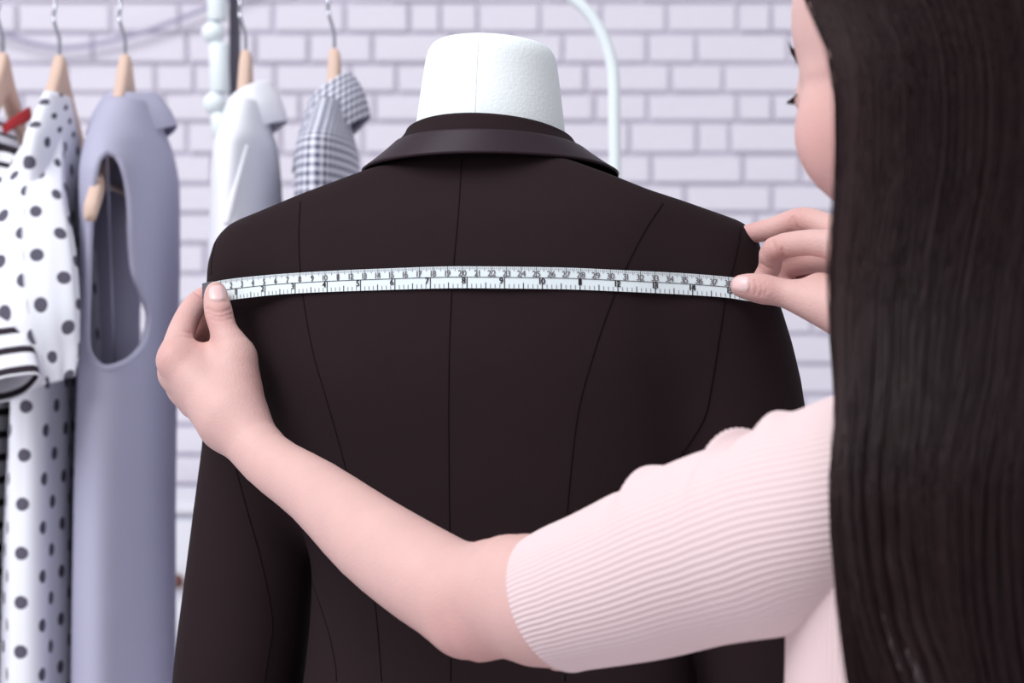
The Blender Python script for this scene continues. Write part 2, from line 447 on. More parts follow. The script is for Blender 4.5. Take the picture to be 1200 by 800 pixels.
# z', half width, back depth, front depth, x shift
JK = [(-0.47, .185, .115, .12, .0), (-0.34, .168, .105, .11, .0), (-0.24, .142, .085, .095, .012), (-0.17, .137, .078, .09, .012), (-0.09, .155, .088, .10, .005),
      (-0.02, .166, .093, .105, .0), (0.035, .172, .088, .09, .0), (0.08, .180, .080, .075, .0), (0.12, .184, .060, .06, .0), (0.16, .186, .036, .05, .0)]
ARM_L = [(P(311, 321, 1.530), .0435), (P(325, 400, 1.545), .0525), (P(318, 500, 1.55), .050), (P(305, 600, 1.55), .0495), (P(292, 700, 1.55), .0495), (P(281, 790, 1.55), .0495), (P(262, 950, 1.555), .046), (P(248, 1120, 1.56), .042)]
ARM_R = [(P(829, 316, 1.452), .0425), (P(832, 370, 1.452), .049), (P(856, 460, 1.455), .050), (P(874, 600, 1.46), .050), (P(898, 800, 1.465), .048), (P(925, 1000, 1.47), .044), (P(940, 1170, 1.475), .041)]
def sd_jacket(Q):
    z = Q[:, 2] - ZC
    k = keyed(JK, np.clip(z, -0.47, 0.16)).astype(np.float32)
    rel = Q[:, :2] - JO
    x = rel @ RJ - k[:, 3]; y = rel @ FJ
    b = np.where(y < 0, k[:, 1], k[:, 2])
    p = 2.5
    S = (np.abs(x / k[:, 0]) ** p + np.abs(y / b) ** p) ** (1 / p) + 1e-6
    r = np.sqrt(x * x + y * y)
    d = r * (1 - 1 / S) * 0.85
    d = smax(d, -(z + 0.47), 0.01)
    aL = sd_chain(Q, ARM_L, 0.01); aR = sd_chain(Q, ARM_R, 0.01)
    aL = smax(aL, -(z + 0.45), 0.006); aR = smax(aR, -(z + 0.45), 0.006)
    kk = np.interp(z, [-.17, -.10], [0.008, 0.030]).astype(np.float32)
    d = smin(d, aL, kk); d = smin(d, aR, kk)
    # silhouette-height clip of shoulders
    zt = np.interp(Q[:, 0] / Q[:, 1] * 1.47, _tx, _tz) * Q[:, 1] / 1.47
    d = smax(d, (z - zt - 0.0018) * 0.9, 0.008)
    # soft folds under the arm
    return d
jk = empty('blazer', (JO[0], JO[1], ZC - 0.47), 'black tailored blazer with satin collar, seen from the back on the white dress form', 'jacket')
Vj, Fj_ = surface_net(sd_jacket, (-0.36, 1.33, ZC - 0.49), (0.31, 1.66, ZC + 0.17), 0.0036, slack=2.6)
Vj = relax(Vj, Fj_, 3)
uvj = np.stack([Vj[:, 0], Vj[:, 2]], -1)
body = mk('body', Vj, Fj_, M['jacket'], jk, uvj)
bvj = bvh_of(Vj, Fj_)
def cast(px, py, d0=1.2):
    q = P(px, py, 1.0) - np.array([0, 0, ZC]); q = q / np.linalg.norm(q)
    h = bvj.ray_cast(Vector((0, 0, ZC)), Vector(q))
    if h[0] is None: return None, None
    return np.array(h[0]), np.array(h[1])
def seam(path, r=0.0004, n=60, sink=0.35, name='seam'):
    C = spline(path, n); pts = []
    for a, b in C:
        h, nn = cast(a, b)
        if h is not None: pts.append(h - (h - np.array([0, 0, ZC])) / np.linalg.norm(h - np.array([0, 0, ZC])) * r * (1 - sink))
    runs = [[]]
    for q in pts:                      # break the line where it would jump from sleeve to body
        if runs[-1] and np.linalg.norm(q - runs[-1][-1]) > 0.022: runs.append([])
        runs[-1].append(q)
    pts = max(runs, key=len)
    if len(pts) > 4: tube(name, pts, r, M['seam'], jk, 6)
seam([(541, 186), (537, 250), (530, 330), (526, 430), (526, 560), (528, 700), (528, 798)])
seam([(352, 236), (350, 280), (354, 340), (366, 410), (383, 470), (400, 530), (422, 620), (439, 706), (447, 798)])
seam([(777, 238), (757, 268), (737, 306), (718, 350), (697, 410), (678, 480), (668, 560), (662, 640), (660, 700), (662, 798)])
seam([(868, 266), (865, 285), (859, 312), (850, 350), (842, 400), (834, 450), (825, 490), (800, 530), (775, 560)], r=0.0005)
seam([(254, 279), (249, 300), (247, 322)], n=24)
seam([(276, 548), (290, 600), (304, 650), (315, 700), (319, 735), (314, 770), (310, 798)])
seam([(362, 665), (366, 682), (376, 712), (386, 745), (393, 780), (394, 798)])
# collar: rings round the neck
NC = np.array([-0.0155, 1.490])
def collar_strip(name, prof, matl, n=90, thick=0.0022, span=2.25):
    """prof: list of t in 0..1 (top roll to outer edge) """
    th = np.linspace(-span, span, n); rows = []
    for t, o in prof:
        ct = np.cos(th); st = np.sin(th)
        side = np.abs(st); front = np.clip(-ct, 0, 1)
        Rx = 0.059 + o + 0.031 * t ** 1.7; Ry = 0.060 + o + 0.0125 * t ** 1.3
        zt = 0.1555 - 0.011 * (1 - np.clip(ct, 0, 1)) - 0.10 * front ** 1.3 - 0.004 * st
        zb = 0.1285 - 0.0095 * (1 - np.clip(ct, 0, 1)) - 0.15 * front ** 1.3 - 0.001 * st
        bul = math.sin(min(t, 1) * math.pi) * 0.0012
        z = zt * (1 - t) + zb * t + bul
        X = NC[0] + st * (Rx + bul) ; Y = NC[1] - ct * (Ry + bul)
        rows.append(np.stack([X, Y, ZC + z], -1))
    R = np.array(rows)
    o_ = loft(name, R, matl, jk, closed=False)
    s = o_.modifiers.new('thickness', 'SOLIDIFY'); s.thickness = thick; s.offset = -1
    return o_
pf = [(0.0, -0.010)] + [(0.0, -0.004), (0.0, -0.001)] + [(t, 0) for t in np.linspace(0.02, 0.5, 10)]
collar_strip('collar', pf, M['jacket'])
collar_strip('collar_band', [(t, 0.0013) for t in np.linspace(0.44, 1.0, 14)], M['satin'], thick=0.0025)

# ------------------------------------------------------------------ dress form
df = empty('dress_form', (NC[0], 1.495, 0.0), 'white fabric-covered dress form wearing the black blazer, bare neck showing', 'dress form')
rows = []; mN = 64
for z, cx, cy, rx, ry in [(-.02, -.0155, 1.498, .065, .05), (.06, -.0155, 1.497, .060, .050), (.11, -.0160, 1.494, .057, .053), (.135, -.0160, 1.492, .0555, .0555), (.16, -.0155, 1.494, .0530, .054), (.19, -.0150, 1.497, .0492, .051), (.2035, -.0147, 1.498, .0470, .049), (.2095, -.0146, 1.499, .0448, .047), (.2135, -.0146, 1.499, .041, .043), (.2160, -.0150, 1.499, .034, .036), (.2178, -.0155, 1.499, .022, .024), (.2185, -.016, 1.499, .008, .009)]:
    a = np.linspace(0, 2 * np.pi, mN, endpoint=False)
    X = cx + rx * np.cos(a); Y = cy + ry * np.sin(a)
    Z = ZC + z - 0.055 * (X - cx) * np.clip((z - .1) / .1, 0, 1) - 0.05 * (Y - cy) * np.clip((z - .1) / .1, 0, 1)
    rows.append(np.stack([X, Y, Z], -1))
R = np.array(rows)
C2 = np.stack([spline(R[:, j], 40) for j in range(mN)], 1)
nk = loft('neck', C2, M['form'], df, True, False, True)
# neck seam
tube('neck_seam', [C2[i, 46] * np.array([1, 1, 1]) + np.array([0, -0.0001, 0]) for i in range(8, 34)], 0.00035, M['form'], nk, 6)
# torso hidden inside the blazer
rows = []
for z, wv, bv in [(-.46, .13, .085), (-.34, .13, .08), (-.17, .095, .062), (-.02, .13, .075), (.035, .135, .07), (.06, .11, .055), (.08, .07, .045)]:
    c = superring(40, wv, bv, 2.3)
    pts = JO + c[:, :1] * RJ + c[:, 1:] * FJ
    rows.append(np.column_stack([pts, np.full(40, ZC + z)]))
R = np.array(rows); R = np.stack([spline(R[:, j], 30) for j in range(40)], 1)
loft('torso', R, M['form'], df, True, True, True)
tube('pole', [(JO[0], JO[1], z) for z in np.linspace(0.02, ZC - 0.45, 8)], 0.015, M['whitemetal'], df, 16)
R = np.array([[(JO[0] + r * math.cos(a), JO[1] + r * math.sin(a), z) for a in np.linspace(0, 2 * np.pi, 48, endpoint=False)] for r, z in ((.16, 0), (.16, .012), (.15, .02), (.03, .03), (.02, .05))])
loft('base', R, M['whitemetal'], df, True, True, True)

# ------------------------------------------------------------------ tape measure
TH = [(-1.5, 35), (0, 35), (3.5, 33), (6.5, 28), (9.5, 22.5), (12, 20.5), (14.5, 18.5), (17.5, 15), (20.5, 5), (23, 1), (26, 0), (31, 0), (36, -0.5), (38, 3), (41, 12)]
sg = np.linspace(-1.5, 41, 1701); th = np.radians(np.interp(sg, [a for a, b in TH], [b for a, b in TH]))
ds = (sg[1] - sg[0]) * 0.01
X_ = np.concatenate([[0], np.cumsum(np.cos(th[:-1]) * ds)]); Y_ = np.concatenate([[0], np.cumsum(-np.sin(th[:-1]) * ds)])
i26 = np.argmin(np.abs(sg - 26)); X_ += 0.0263 - X_[i26]; Y_ += 1.400 - Y_[i26]
0 and print('TAPE', [(s, [round(float(v), 1) for v in (600 + np.interp(s, sg, X_) / np.interp(s, sg, Y_) * F,)], round(float(np.interp(s, sg, Y_)), 4)) for s in (0, 2, 5, 10, 13, 16, 20, 24, 28, 33, 38)])
edT = [(230, 335), (243, 331.5), (280, 325.5), (350, 319.5), (440, 315), (540, 312), (650, 313.2), (740, 317), (800, 320), (860, 325), (900, 330), (940, 336)]
edB = [(230, 358), (243, 356), (272, 351), (340, 344), (440, 340), (540, 337.6), (650, 338.6), (740, 342), (800, 345), (850, 348.5), (880, 353), (940, 360)]
# keep the tape just off the cloth
cs = np.arange(-0.5, 40.5, 0.5); push = []
for s in cs:
    x = np.interp(s, sg, X_); y = np.interp(s, sg, Y_); px = 600 + x / y * F; best = 0
    for dy in (1, 13, 25):
        h, _ = cast(px, np.interp(px, [a for a, b in edT], [b + dy for a, b in edT]))
        if h is not None: best = max(best, y - h[1] + 0.0014)
    push.append(best)
push = np.array(push); pm = np.array([push[max(0, i - 3):i + 4].max() for i in range(len(push))])
kr = np.exp(-np.linspace(-2, 2, 9) ** 2); pm = np.convolve(np.pad(pm, 4, 'edge'), kr / kr.sum(), 'valid')
Y_ = Y_ - np.interp(sg, cs, pm)
0 and print('PUSH', [round(float(v) * 1000, 1) for v in pm[::4]])
def tape_pt(s, t, off=0.0):
    s = np.asarray(s, float); t = np.asarray(t, float)
    x = np.interp(s, sg, X_); y = np.interp(s, sg, Y_); px = 600 + x / y * F
    zt = ZC - (keyed(edT, px)[..., 0] - 400) / F * y; zb = ZC - (keyed(edB, px)[..., 0] - 400) / F * y
    a = np.interp(s, sg, th)
    return np.stack([x - np.sin(a) * off, y - np.cos(a) * off, zb + (zt - zb) * t], -1)
tp = empty('tape_measure', tuple(tape_pt(20, 0)), 'white tape measure stretched across the back of the black blazer', 'tape measure')
ss = np.linspace(-0.6, 40.2, 260)
R = np.stack([tape_pt(ss, 0, 0.0), tape_pt(ss, 0.5, 0.0), tape_pt(ss, 1, 0.0), tape_pt(ss, 1, -0.0005), tape_pt(ss, 0.5, -0.0005), tape_pt(ss, 0, -0.0005)], 1)
loft('ribbon', R, M['tape'], tp, True, True, True, smooth=False)
s2 = np.linspace(-0.75, 0.15, 10)
R = np.stack([tape_pt(s2, -.03, 0.0006), tape_pt(s2, 1.03, 0.0006), tape_pt(s2, 1.03, -0.001), tape_pt(s2, -.03, -0.001)], 1)
loft('metal_tip', R, M['steel'], tp, True, True, True, smooth=False)
def marks(quads, name, m):
    V = []; Fc = []
    for s0, s1, t0, t1 in quads:
        n = max(2, int((s1 - s0) / 0.4) + 1); q = np.linspace(s0, s1, n); k = len(V)
        V += tape_pt(q, np.full(n, t0), 0.0003).tolist() + tape_pt(q, np.full(n, t1), 0.0003).tolist()
        Fc += [[k + i, k + i + 1, k + n + i + 1, k + n + i] for i in range(n - 1)]
    o_ = mk(name, V, Fc, m, tp, None, False); o_['kind'] = 'stuff'; return o_
DV = 0.51
q1 = []; q2 = []
for i in range(4, 392):
    s = i / 10
    if i % 10 == 0: q1.append((s - .018, s + .018, DV, 1.0))
    elif i % 5 == 0: q2.append((s - .020, s + .020, 0.80, 0.99))
    else: q2.append((s - .014, s + .014, 0.87, 0.99))
q1.append((0.2, 39.5, DV - .014, DV + .014))
for i in range(2, 15 * 8 + 3):
    s = i * 2.54 / 8
    if i % 8 == 0: q1.append((s - .03, s + .03, 0.0, DV))
    elif i % 4 == 0: q1.append((s - .026, s + .026, 0.0, 0.27))
    else: q2.append((s - .024, s + .024, 0.02, 0.21))
marks(q1, 'scale_line', M['ink']); marks(q2, 'fine_tick', M['ink2'])
GL = {}
def glyph(ch):
    if ch not in GL:
        cu = bpy.data.curves.new('g', 'FONT'); cu.body = ch; cu.size = 1.0; cu.resolution_u = 3
        ob = bpy.data.objects.new('g', cu); COL.objects.link(ob)
        me = bpy.data.meshes.new_from_object(ob)
        V = np.array([v.co[:] for v in me.vertices])[:, :2]; Fc = [list(p.vertices) for p in me.polygons]
        V[:, 0] -= V[:, 0].min()
        GL[ch] = (V, Fc); bpy.data.objects.remove(ob); bpy.data.curves.remove(cu); bpy.data.meshes.remove(me)
    return GL[ch]
def numbers(items, name, m, hgt, wid, bold=0.0):
    for txt, sc_, t0, align in items:
        V = []; Fc = []; total = 0; pos = []
        for ch in txt:
            g = glyph(ch); wdt = g[0][:, 0].max(); pos.append(total); total += wdt + 0.13
        total -= 0.13
        s0 = sc_ - total * wid * (0.5 if align == 'c' else 1.0) - (0.10 if align == 'r' else 0)
        for ch, p_ in zip(txt, pos):
            g = glyph(ch)
            for bo in ((0,) if not bold else (-bold, bold)):
                k = len(V); s = s0 + (g[0][:, 0] + p_) * wid + bo; t = t0 + g[0][:, 1] * hgt
                V += tape_pt(s, t, 0.0004 + (0.00005 if bo > 0 else 0)).tolist(); Fc += [[k + i for i in f] for f in g[1]]
        mk(name, V, Fc, m, tp, None, False)
numbers([(str(i), i, DV + 0.05, 'c') for i in range(2, 39)], 'centimetre_number', M['ink3'], 0.40, 0.55, 0.008)
numbers([(str(i), i * 2.54, DV - 0.29, 'r' if i < 10 else 'c') for i in range(1, 16)], 'inch_number', M['ink'], 0.40, 0.56, 0.018)
# ------------------------------------------------------------------ the tailor (seen from behind)
per = empty('person', (0.33, 1.10, 0.0), 'person with long dark hair in a pink ribbed knit top, holding the tape measure', 'person')
def W(x, y, z): return np.array([x, y, ZC + z])
def mm(*t): return [(P(a, b, d), r / 1000.0) for a, b, d, r in t]
# left arm
ELB = P(548, 702, 1.237)
WRI = P(275, 487, 1.424)
armL = mm((275, 489, 1.424, 20.5), (312, 537, 1.40, 19), (371, 578, 1.362, 22.4), (437, 633, 1.308, 28), (500, 676, 1.262, 30.5), (546, 702, 1.237, 31))
uparmL = mm((548, 702, 1.237, 31), (600, 698, 1.212, 36), (655, 703, 1.190, 39), (760, 672, 1.15, 41), (905, 627, 1.095, 39), (985, 600, 1.07, 36))
elb_tip = mm((543, 744, 1.222, 10), (556, 742, 1.218, 14))
thumbL = mm((274, 458, 1.436, 15.5), (272, 410, 1.444, 11.8), (262, 386, 1.449, 9.7), (256, 365, 1.4525, 9.9), (253.5, 350, 1.4570, 8.9), (253, 342.5, 1.4605, 7.6))
fingL = [mm((204, 421, 1.440, 11.0), (213, 388, 1.462, 9.8), (224, 364, 1.480, 8.8), (236, 350, 1.494, 7.8), (252, 343, 1.4925, 7.0)),
         mm((206, 438, 1.452, 11.0), (216, 408, 1.490, 9.5), (232, 388, 1.502, 8.6), (246, 372, 1.500, 7.6), (254, 360, 1.494, 7.0)),
         mm((216, 456, 1.462, 10.5), (222, 424, 1.503, 9.2), (240, 404, 1.512, 8.2), (252, 394, 1.505, 7.2)),
         mm((228, 472, 1.470, 9.5), (232, 444, 1.505, 8.0), (246, 426, 1.512, 7.2), (255, 418, 1.506, 6.4))]
palmL = [mm((268, 484, 1.426, 19), (206, 424, 1.442, 12.0)), mm((268, 488, 1.432, 19), (208, 440, 1.454, 11.5)),
         mm((270, 492, 1.438, 18), (218, 456, 1.464, 11)), mm((272, 494, 1.440, 17), (230, 472, 1.470, 10)),
         mm((272, 462, 1.436, 15), (236, 432, 1.446, 12.5))]
webL = mm((213, 416, 1.446, 9), (240, 414, 1.452, 7), (264, 424, 1.450, 9))
thenL = mm((284, 448, 1.442, 10), (285, 418, 1.445, 8.5))
def sd_armL(Q):
    d = sd_chain(Q, armL, 0.012)
    d = smin(d, sd_chain(Q, uparmL, 0.012), 0.008)
    d = smin(d, sd_chain(Q, elb_tip, 0.004), 0.016)
    pl = None
    for c in palmL:
        e = sd_chain(Q, c); pl = e if pl is None else smin(pl, e, 0.010)
    d = smin(d, pl, 0.018)
    d = smin(d, sd_chain(Q, webL), 0.010)
    base = d
    d = smin(base, sd_chain(Q, thumbL, 0.006), 0.010)
    d = smin(d, sd_chain(Q, thenL), 0.012)
    for c in fingL:
        d = np.minimum(d, smin(base, sd_chain(Q, c, 0.005), 0.007))
    return d
# right arm
thumbR = mm((1000, 372, 1.352, 17), (942, 350, 1.372, 12.0), (917, 343, 1.3775, 9.6), (894, 338.5, 1.3805, 10.2), (878, 336, 1.3825, 9.0), (869, 335, 1.385, 7.6))
fingR = [mm((992, 290, 1.362, 11), (950, 284, 1.376, 8.8), (908, 292, 1.398, 8.6), (902, 314, 1.408, 7.8), (890, 332, 1.411, 7.0)),
         mm((998, 280, 1.380, 11), (962, 263, 1.398, 9.2), (938, 258, 1.410, 8.8), (905, 268, 1.420, 7.8), (878, 274, 1.430, 6.8)),
         mm((1000, 305, 1.398, 10.5), (955, 306, 1.420, 8.6), (926, 312, 1.436, 8.2), (916, 328, 1.438, 7.4), (925, 340, 1.432, 6.8)),
         mm((1004, 325, 1.408, 9.5), (965, 326, 1.432, 7.6), (940, 334, 1.442, 7.0), (945, 350, 1.434, 6.2))]
palmR = [mm((1052, 366, 1.325, 19), (994, 290, 1.362, 12)), mm((1054, 366, 1.330, 19), (1000, 283, 1.382, 12)),
         mm((1056, 370, 1.336, 18), (1002, 306, 1.398, 11)), mm((1058, 374, 1.340, 17), (1006, 326, 1.408, 10)),
         mm((1020, 375, 1.345, 16), (962, 340, 1.378, 12))]
wr = P(1056, 370, 1.328); el = W(0.42, 1.27, -0.15)
armR = [(wr, .020), (wr * .6 + el * .4, .024), (wr * .2 + el * .8, .031), (el, .031)]
SHR = W(0.50, 1.11, -0.055)
uparmR = [(el, .031), (el * .5 + SHR * .5, .038), (SHR, .046)]
def sd_armR(Q):
    d = sd_chain(Q, armR, 0.012); d = smin(d, sd_chain(Q, uparmR, 0.012), 0.008)
    pl = None
    for c in palmR:
        e = sd_chain(Q, c); pl = e if pl is None else smin(pl, e, 0.010)
    d = smin(d, pl, 0.018); base = d
    d = smin(base, sd_chain(Q, thumbR, 0.006), 0.010)
    for c in fingR:
        d = np.minimum(d, smin(base, sd_chain(Q, c, 0.005), 0.007))
    return d
# head: local frame
HY = math.radians(57); HP = math.radians(18)
fw = np.array([-math.cos(HY) * math.cos(HP), math.sin(HY) * math.cos(HP), -math.sin(HP)])
rt = np.array([math.sin(HY), math.cos(HY), 0.0]); upv = np.cross(rt, fw)
HM = np.stack([rt, fw, upv], 1).astype(np.float32)
HC = W(0.2355, 1.085, 0.155)
SHL = P(985, 590, 1.065)
NB = W(0.315, 1.085, -0.01)
def HL(x, y, z): return HC + HM @ np.array([x, y, z])
def sd_head(Q):
    q = (Q - HC.astype(np.float32)) @ HM
    ax = np.abs(q[:, 0]); qs = q.copy(); qs[:, 0] = ax
    d = sd_ell(q, (0, -.018, .032), (.072, .090, .082))
    d = smin(d, sd_ell(q, (0, .040, .028), (.058, .050, .058)), .02)
    d = smin(d, sd_ell(q, (0, .040, -.038), (.052, .050, .070)), .025)
    d = smin(d, sd_ell(q, (0, .068, -.088), (.026, .024, .022)), .025)
    d = smin(d, sd_cone(qs, (.056, .012, -.06), (.020, .068, -.088), .014, .014), .02)
    d = smin(d, sd_ell(qs, (.040, .058, -.030), (.025, .026, .030)), .02)
    d = smin(d, sd_cone(qs, (.012, .086, .022), (.046, .068, .020), .008, .008), .014)
    d = smin(d, sd_cone(q, (0, .090, .010), (0, .108, -.034), .007, .010), .010)
    d = smin(d, sd_ell(qs, (.012, .098, -.036), (.010, .012, .008)), .008)
    d = smin(d, sd_cone(q, (-.016, .088, -.062), (.016, .088, -.062), .0075, .0075), .010)
    d = smax(d, -sd_ell(qs, (.034, .098, .002), (.019, .016, .012)), .012)
    d = smin(d, sd_ell(qs, (.034, .074, .001), (.014, .0155, .0125)), .003)
    d = smin(d, sd_ell(qs, (.074, -.008, -.010), (.007, .018, .030)), .006)
    return d
CH = [(W(.31, 1.09, -.10), .082), (W(.30, 1.10, -.25), .075), (W(.30, 1.12, -.40), .085), (W(.30, 1.12, -.47), .085)]
def sd_trunk(Q):
    d = sd_head(Q)
    nk_ = sd_chain(Q, [(HL(0, -.02, -.05), .047), (W(.30, 1.085, .0), .046), (W(.315, 1.09, -.04), .055)], .01)
    d = smin(d, nk_, .018)
    off = np.array([.985, .174, 0]) * .065
    tr = None
    for s in (-1, 1):
        e = sd_chain(Q, [(c + s * off, r) for c, r in CH], .02); tr = e if tr is None else smin(tr, e, .03)
    tr = smin(tr, sd_cone(Q, NB, SHL, .045, .042), .03); tr = smin(tr, sd_cone(Q, NB, SHR, .045, .042), .03)
    d = smin(d, tr, .03)
    d = smin(d, sd_chain(Q, uparmL[2:], .012), .02); d = smin(d, sd_chain(Q, uparmR, .012), .02)
    return d
V1, F1 = surface_net(sd_armL, (-0.28, 1.10, ZC - 0.24), (0.075, 1.55, ZC + 0.06), 0.0013, slack=1.5)
V2, F2 = surface_net(sd_armR, (0.12, 1.20, ZC - 0.10), (0.34, 1.47, ZC + 0.12), 0.0013, slack=1.5)
V3, F3 = surface_net(sd_trunk, (0.02, 0.94, ZC - 0.55), (0.60, 1.36, ZC + 0.29), 0.0032, slack=2.0)
V1 = relax(V1, F1, 1); V2 = relax(V2, F2, 1); V3 = relax(V3, F3, 2)
from mathutils.kdtree import KDTree
def imprint(V, Fq, paths):
    """press fine skin creases along pixel-traced lines into a hand mesh"""
    bv = bvh_of(V, Fq); kd = KDTree(len(V))
    for i, v in enumerate(V): kd.insert(v, i)
    kd.balance(); dn = np.zeros_like(V); n = np.zeros_like(V)
    e1 = V[Fq[:, 2]] - V[Fq[:, 0]]; e2 = V[Fq[:, 3]] - V[Fq[:, 1]]; fn = np.cross(e1, e2)
    for k in range(4):
        for q in range(3): n[:, q] += np.bincount(Fq[:, k], fn[:, q], len(V))
    n /= np.linalg.norm(n, axis=1)[:, None] + 1e-12
    dep = np.zeros(len(V))
    for pts, w_, h_ in paths:
        for a_, b_ in spline(pts, 40):
            dr = P(a_, b_, 1.0) - np.array([0, 0, ZC]); dr /= np.linalg.norm(dr)
            h = bv.ray_cast(Vector((0, 0, ZC)), Vector(dr))
            if h[0] is None: continue
            for co, i, di in kd.find_range(h[0], w_ * 2.5):
                dep[i] = max(dep[i], 1.25 * h_ * math.exp(-(di / w_) ** 2)) if h_ > 0 else min(dep[i], h_ * math.exp(-(di / w_) ** 2))
    return V - n * dep[:, None]
V1 = imprint(V1, F1, [([(242, 362), (256, 366), (270, 362)], .0011, .0007), ([(243, 367), (257, 371), (272, 367)], .0011, .0006), ([(246, 373), (258, 376), (272, 372)], .0011, .0004),
     ([(205, 387), (214, 388), (223, 390)], .0014, .0006), ([(208, 394), (216, 394), (224, 396)], .0013, .0006), 
     ([(228, 341), (233, 345), (238, 349)], .0012, .0008), 
     ([(247, 352.5), (256, 354), (266, 352.5)], .0010, .0005)])
V2 = imprint(V2, F2, [([(885, 328), (887, 336), (885, 344)], .0011, .0006), ([(891, 329), (893, 337), (891, 346)], .0011, .0006), ([(896, 331), (898, 338), (896, 346)], .0011, .0004),
     ([(916, 293), (918, 299), (918, 305)], .0013, .0009), ([(905, 284), (909, 293), (914, 302)], .0013, .0006), ([(929, 256), (931, 262), (934, 267)], .0013, .0008), ([(926, 257), (927, 262), (929, 267)], .0011, .0005),
     ([(892, 309), (899, 313), (908, 316)], .0012, .0006), ([(878, 326), (879, 334), (878, 344)], .0009, .0004)])
Vb = np.vstack([V1, V2, V3]); Fb = np.vstack([F1, F2 + len(V1), F3 + len(V1) + len(V2)])
bodyp = mk('body', Vb, Fb, M['skin'], per)
spots = [(P(257, 368, 1.445), .012, .45), (P(253, 345, 1.452), .010, .35), (P(222, 390, 1.47), .018, .45), (P(235, 402, 1.45), .012, .45), (P(236, 350, 1.483), .015, .45), (P(196, 412, 1.435), .016, .35), (P(232, 392, 1.495), .022, .7), (P(297, 450, 1.43), .014, .3),
         (P(890, 338, 1.372), .012, .45), (P(868, 338, 1.38), .010, .35), (P(912, 296, 1.392), .014, .55), (P(932, 260, 1.405), .014, .5), (P(880, 272, 1.43), .018, .5), (P(895, 318, 1.405), .014, .5), (P(930, 312, 1.43), .022, .6), (P(545, 755, 1.21), .030, .5), (P(520, 730, 1.23), .028, .25),
         (HL(-.052, .055, -.035), .030, .55), (HL(-.056, .035, -.055), .03, .4)]
fl = np.zeros(len(Vb))
for c_, r_, a_ in spots: fl = np.maximum(fl, a_ * np.exp(-((Vb - c_) ** 2).sum(1) / r_ ** 2))
at = bodyp.data.attributes.new('flush', 'FLOAT', 'POINT'); at.data.foreach_set('value', fl.astype(np.float32))
bvb = bvh_of(np.vstack([V1, V2]), np.vstack([F1, F2 + len(V1)]))
bvf = bvh_of(V3, F3)
def nail(px, py, ax_px, wpx, lpx, tilt=0.0):
    """patch hugging the thumb: centre pixel, axis direction (towards tip) in pixels, width/length in pixels"""
    a = np.array(ax_px, float); a /= np.linalg.norm(a); b = np.array([-a[1], a[0]])
    n, m = 13, 11; rows = []
    for i in range(n):
        v = i / (n - 1) * 2 - 1; row = []
        wv = 1.0 if v < 0 else math.sqrt(max(0.0, 1 - (v * 0.86) ** 2.4))
        if v < -0.4: wv = math.sqrt(max(0, 1 - ((-v - 0.4) / 0.72) ** 2.2))
        for j in range(m):
            u = j / (m - 1) * 2 - 1
            q = np.array([px, py]) + a * v * lpx / 2 + b * u * wpx / 2 * wv
            dr = P(q[0], q[1], 1.0) - np.array([0, 0, ZC]); dr /= np.linalg.norm(dr)
            h = bvb.ray_cast(Vector((0, 0, ZC)), Vector(dr))
            if h[0] is None: row.append(row[-1] if row else None); continue
            edge = max(abs(u), abs(v))
            row.append(np.array(h[0]) - dr * (0.0007 * (1 - edge ** 6) + 0.00005))
        rows.append(row)
    rows = [[p for p in r] for r in rows if all(p is not None for p in r)]
    R = np.array(rows)
    loft('fingernail', R, M['nail'], bodyp, closed=False)
nail(254.5, 343.0, (-0.06, -1), 19.5, 17.5)
nail(868.5, 332.5, (-1, -0.05), 18, 20)

# ---- knit top: ribbed trunk and sleeves
def ribbed(name, keys, nrib, amp, rows, matl, parent, folds=None, up=np.array([0, 0, 1.0]), hemturn=True):
    K = spline(np.array([np.append(k[0], k[1]) for k in keys]), rows); C = K[:, :3]; r = K[:, 3]
    for _ in range(60): K[1:-1] = (K[:-2] + 2 * K[1:-1] + K[2:]) / 4
    C = K[:, :3]; r = K[:, 3]
    T = np.gradient(C, axis=0); T /= np.linalg.norm(T, axis=1)[:, None]
    A = up - (T @ up)[:, None] * T; A /= np.linalg.norm(A, axis=1)[:, None]; Bv = np.cross(T, A)
    m = nrib * 6; al = np.linspace(0, 2 * np.pi, m, endpoint=False)
    t = np.linspace(0, 1, rows)
    rr = r[:, None] + amp * (np.abs(np.sin(al * nrib / 2))[None] ** 0.7 - 0.5) * 2
    if folds is not None:
        for (t0, a0, st, sa, h) in folds:
            da = (al - a0 + np.pi) % (2 * np.pi) - np.pi
            rr = rr + h * np.exp(-((t[:, None] - t0) / st) ** 2 - (da[None] / sa) ** 2)
    R = C[:, None] + rr[..., None] * (np.cos(al)[None, :, None] * A[:, None] + np.sin(al)[None, :, None] * Bv[:, None])
    if hemturn:
        inner = C[:1, None] + (r[:1, None, None] - 0.004) * (np.cos(al)[None, :, None] * A[:1, None] + np.sin(al)[None, :, None] * Bv[:1, None])
        inn2 = C[8:9, None] + (r[8:9, None, None] - 0.004) * (np.cos(al)[None, :, None] * A[8:9, None] + np.sin(al)[None, :, None] * Bv[8:9, None])
        R = np.vstack([inn2, inner, R])
    return loft(name, R, matl, parent)
mt = 150; rows = []
TK = [(-.40, .300, 1.11, .165, .105), (-.30, .300, 1.105, .158, .10), (-.20, .302, 1.10, .158, .10), (-.12, .305, 1.095, .160, .098), (-.06, .312, 1.09, .163, .09), (-.03, .318, 1.088, .150, .078), (-.01, .322, 1.088, .120, .066), (.005, .32, 1.088, .085, .060), (.012, .315, 1.088, .066, .056)]
zs = np.linspace(-.40, .012, 90); TKv = keyed(TK, zs); nr = 170; m = nr * 6; al = np.linspace(0, 2 * np.pi, m, endpoint=False)
sr = superring(m, 1, 1, 2.3)
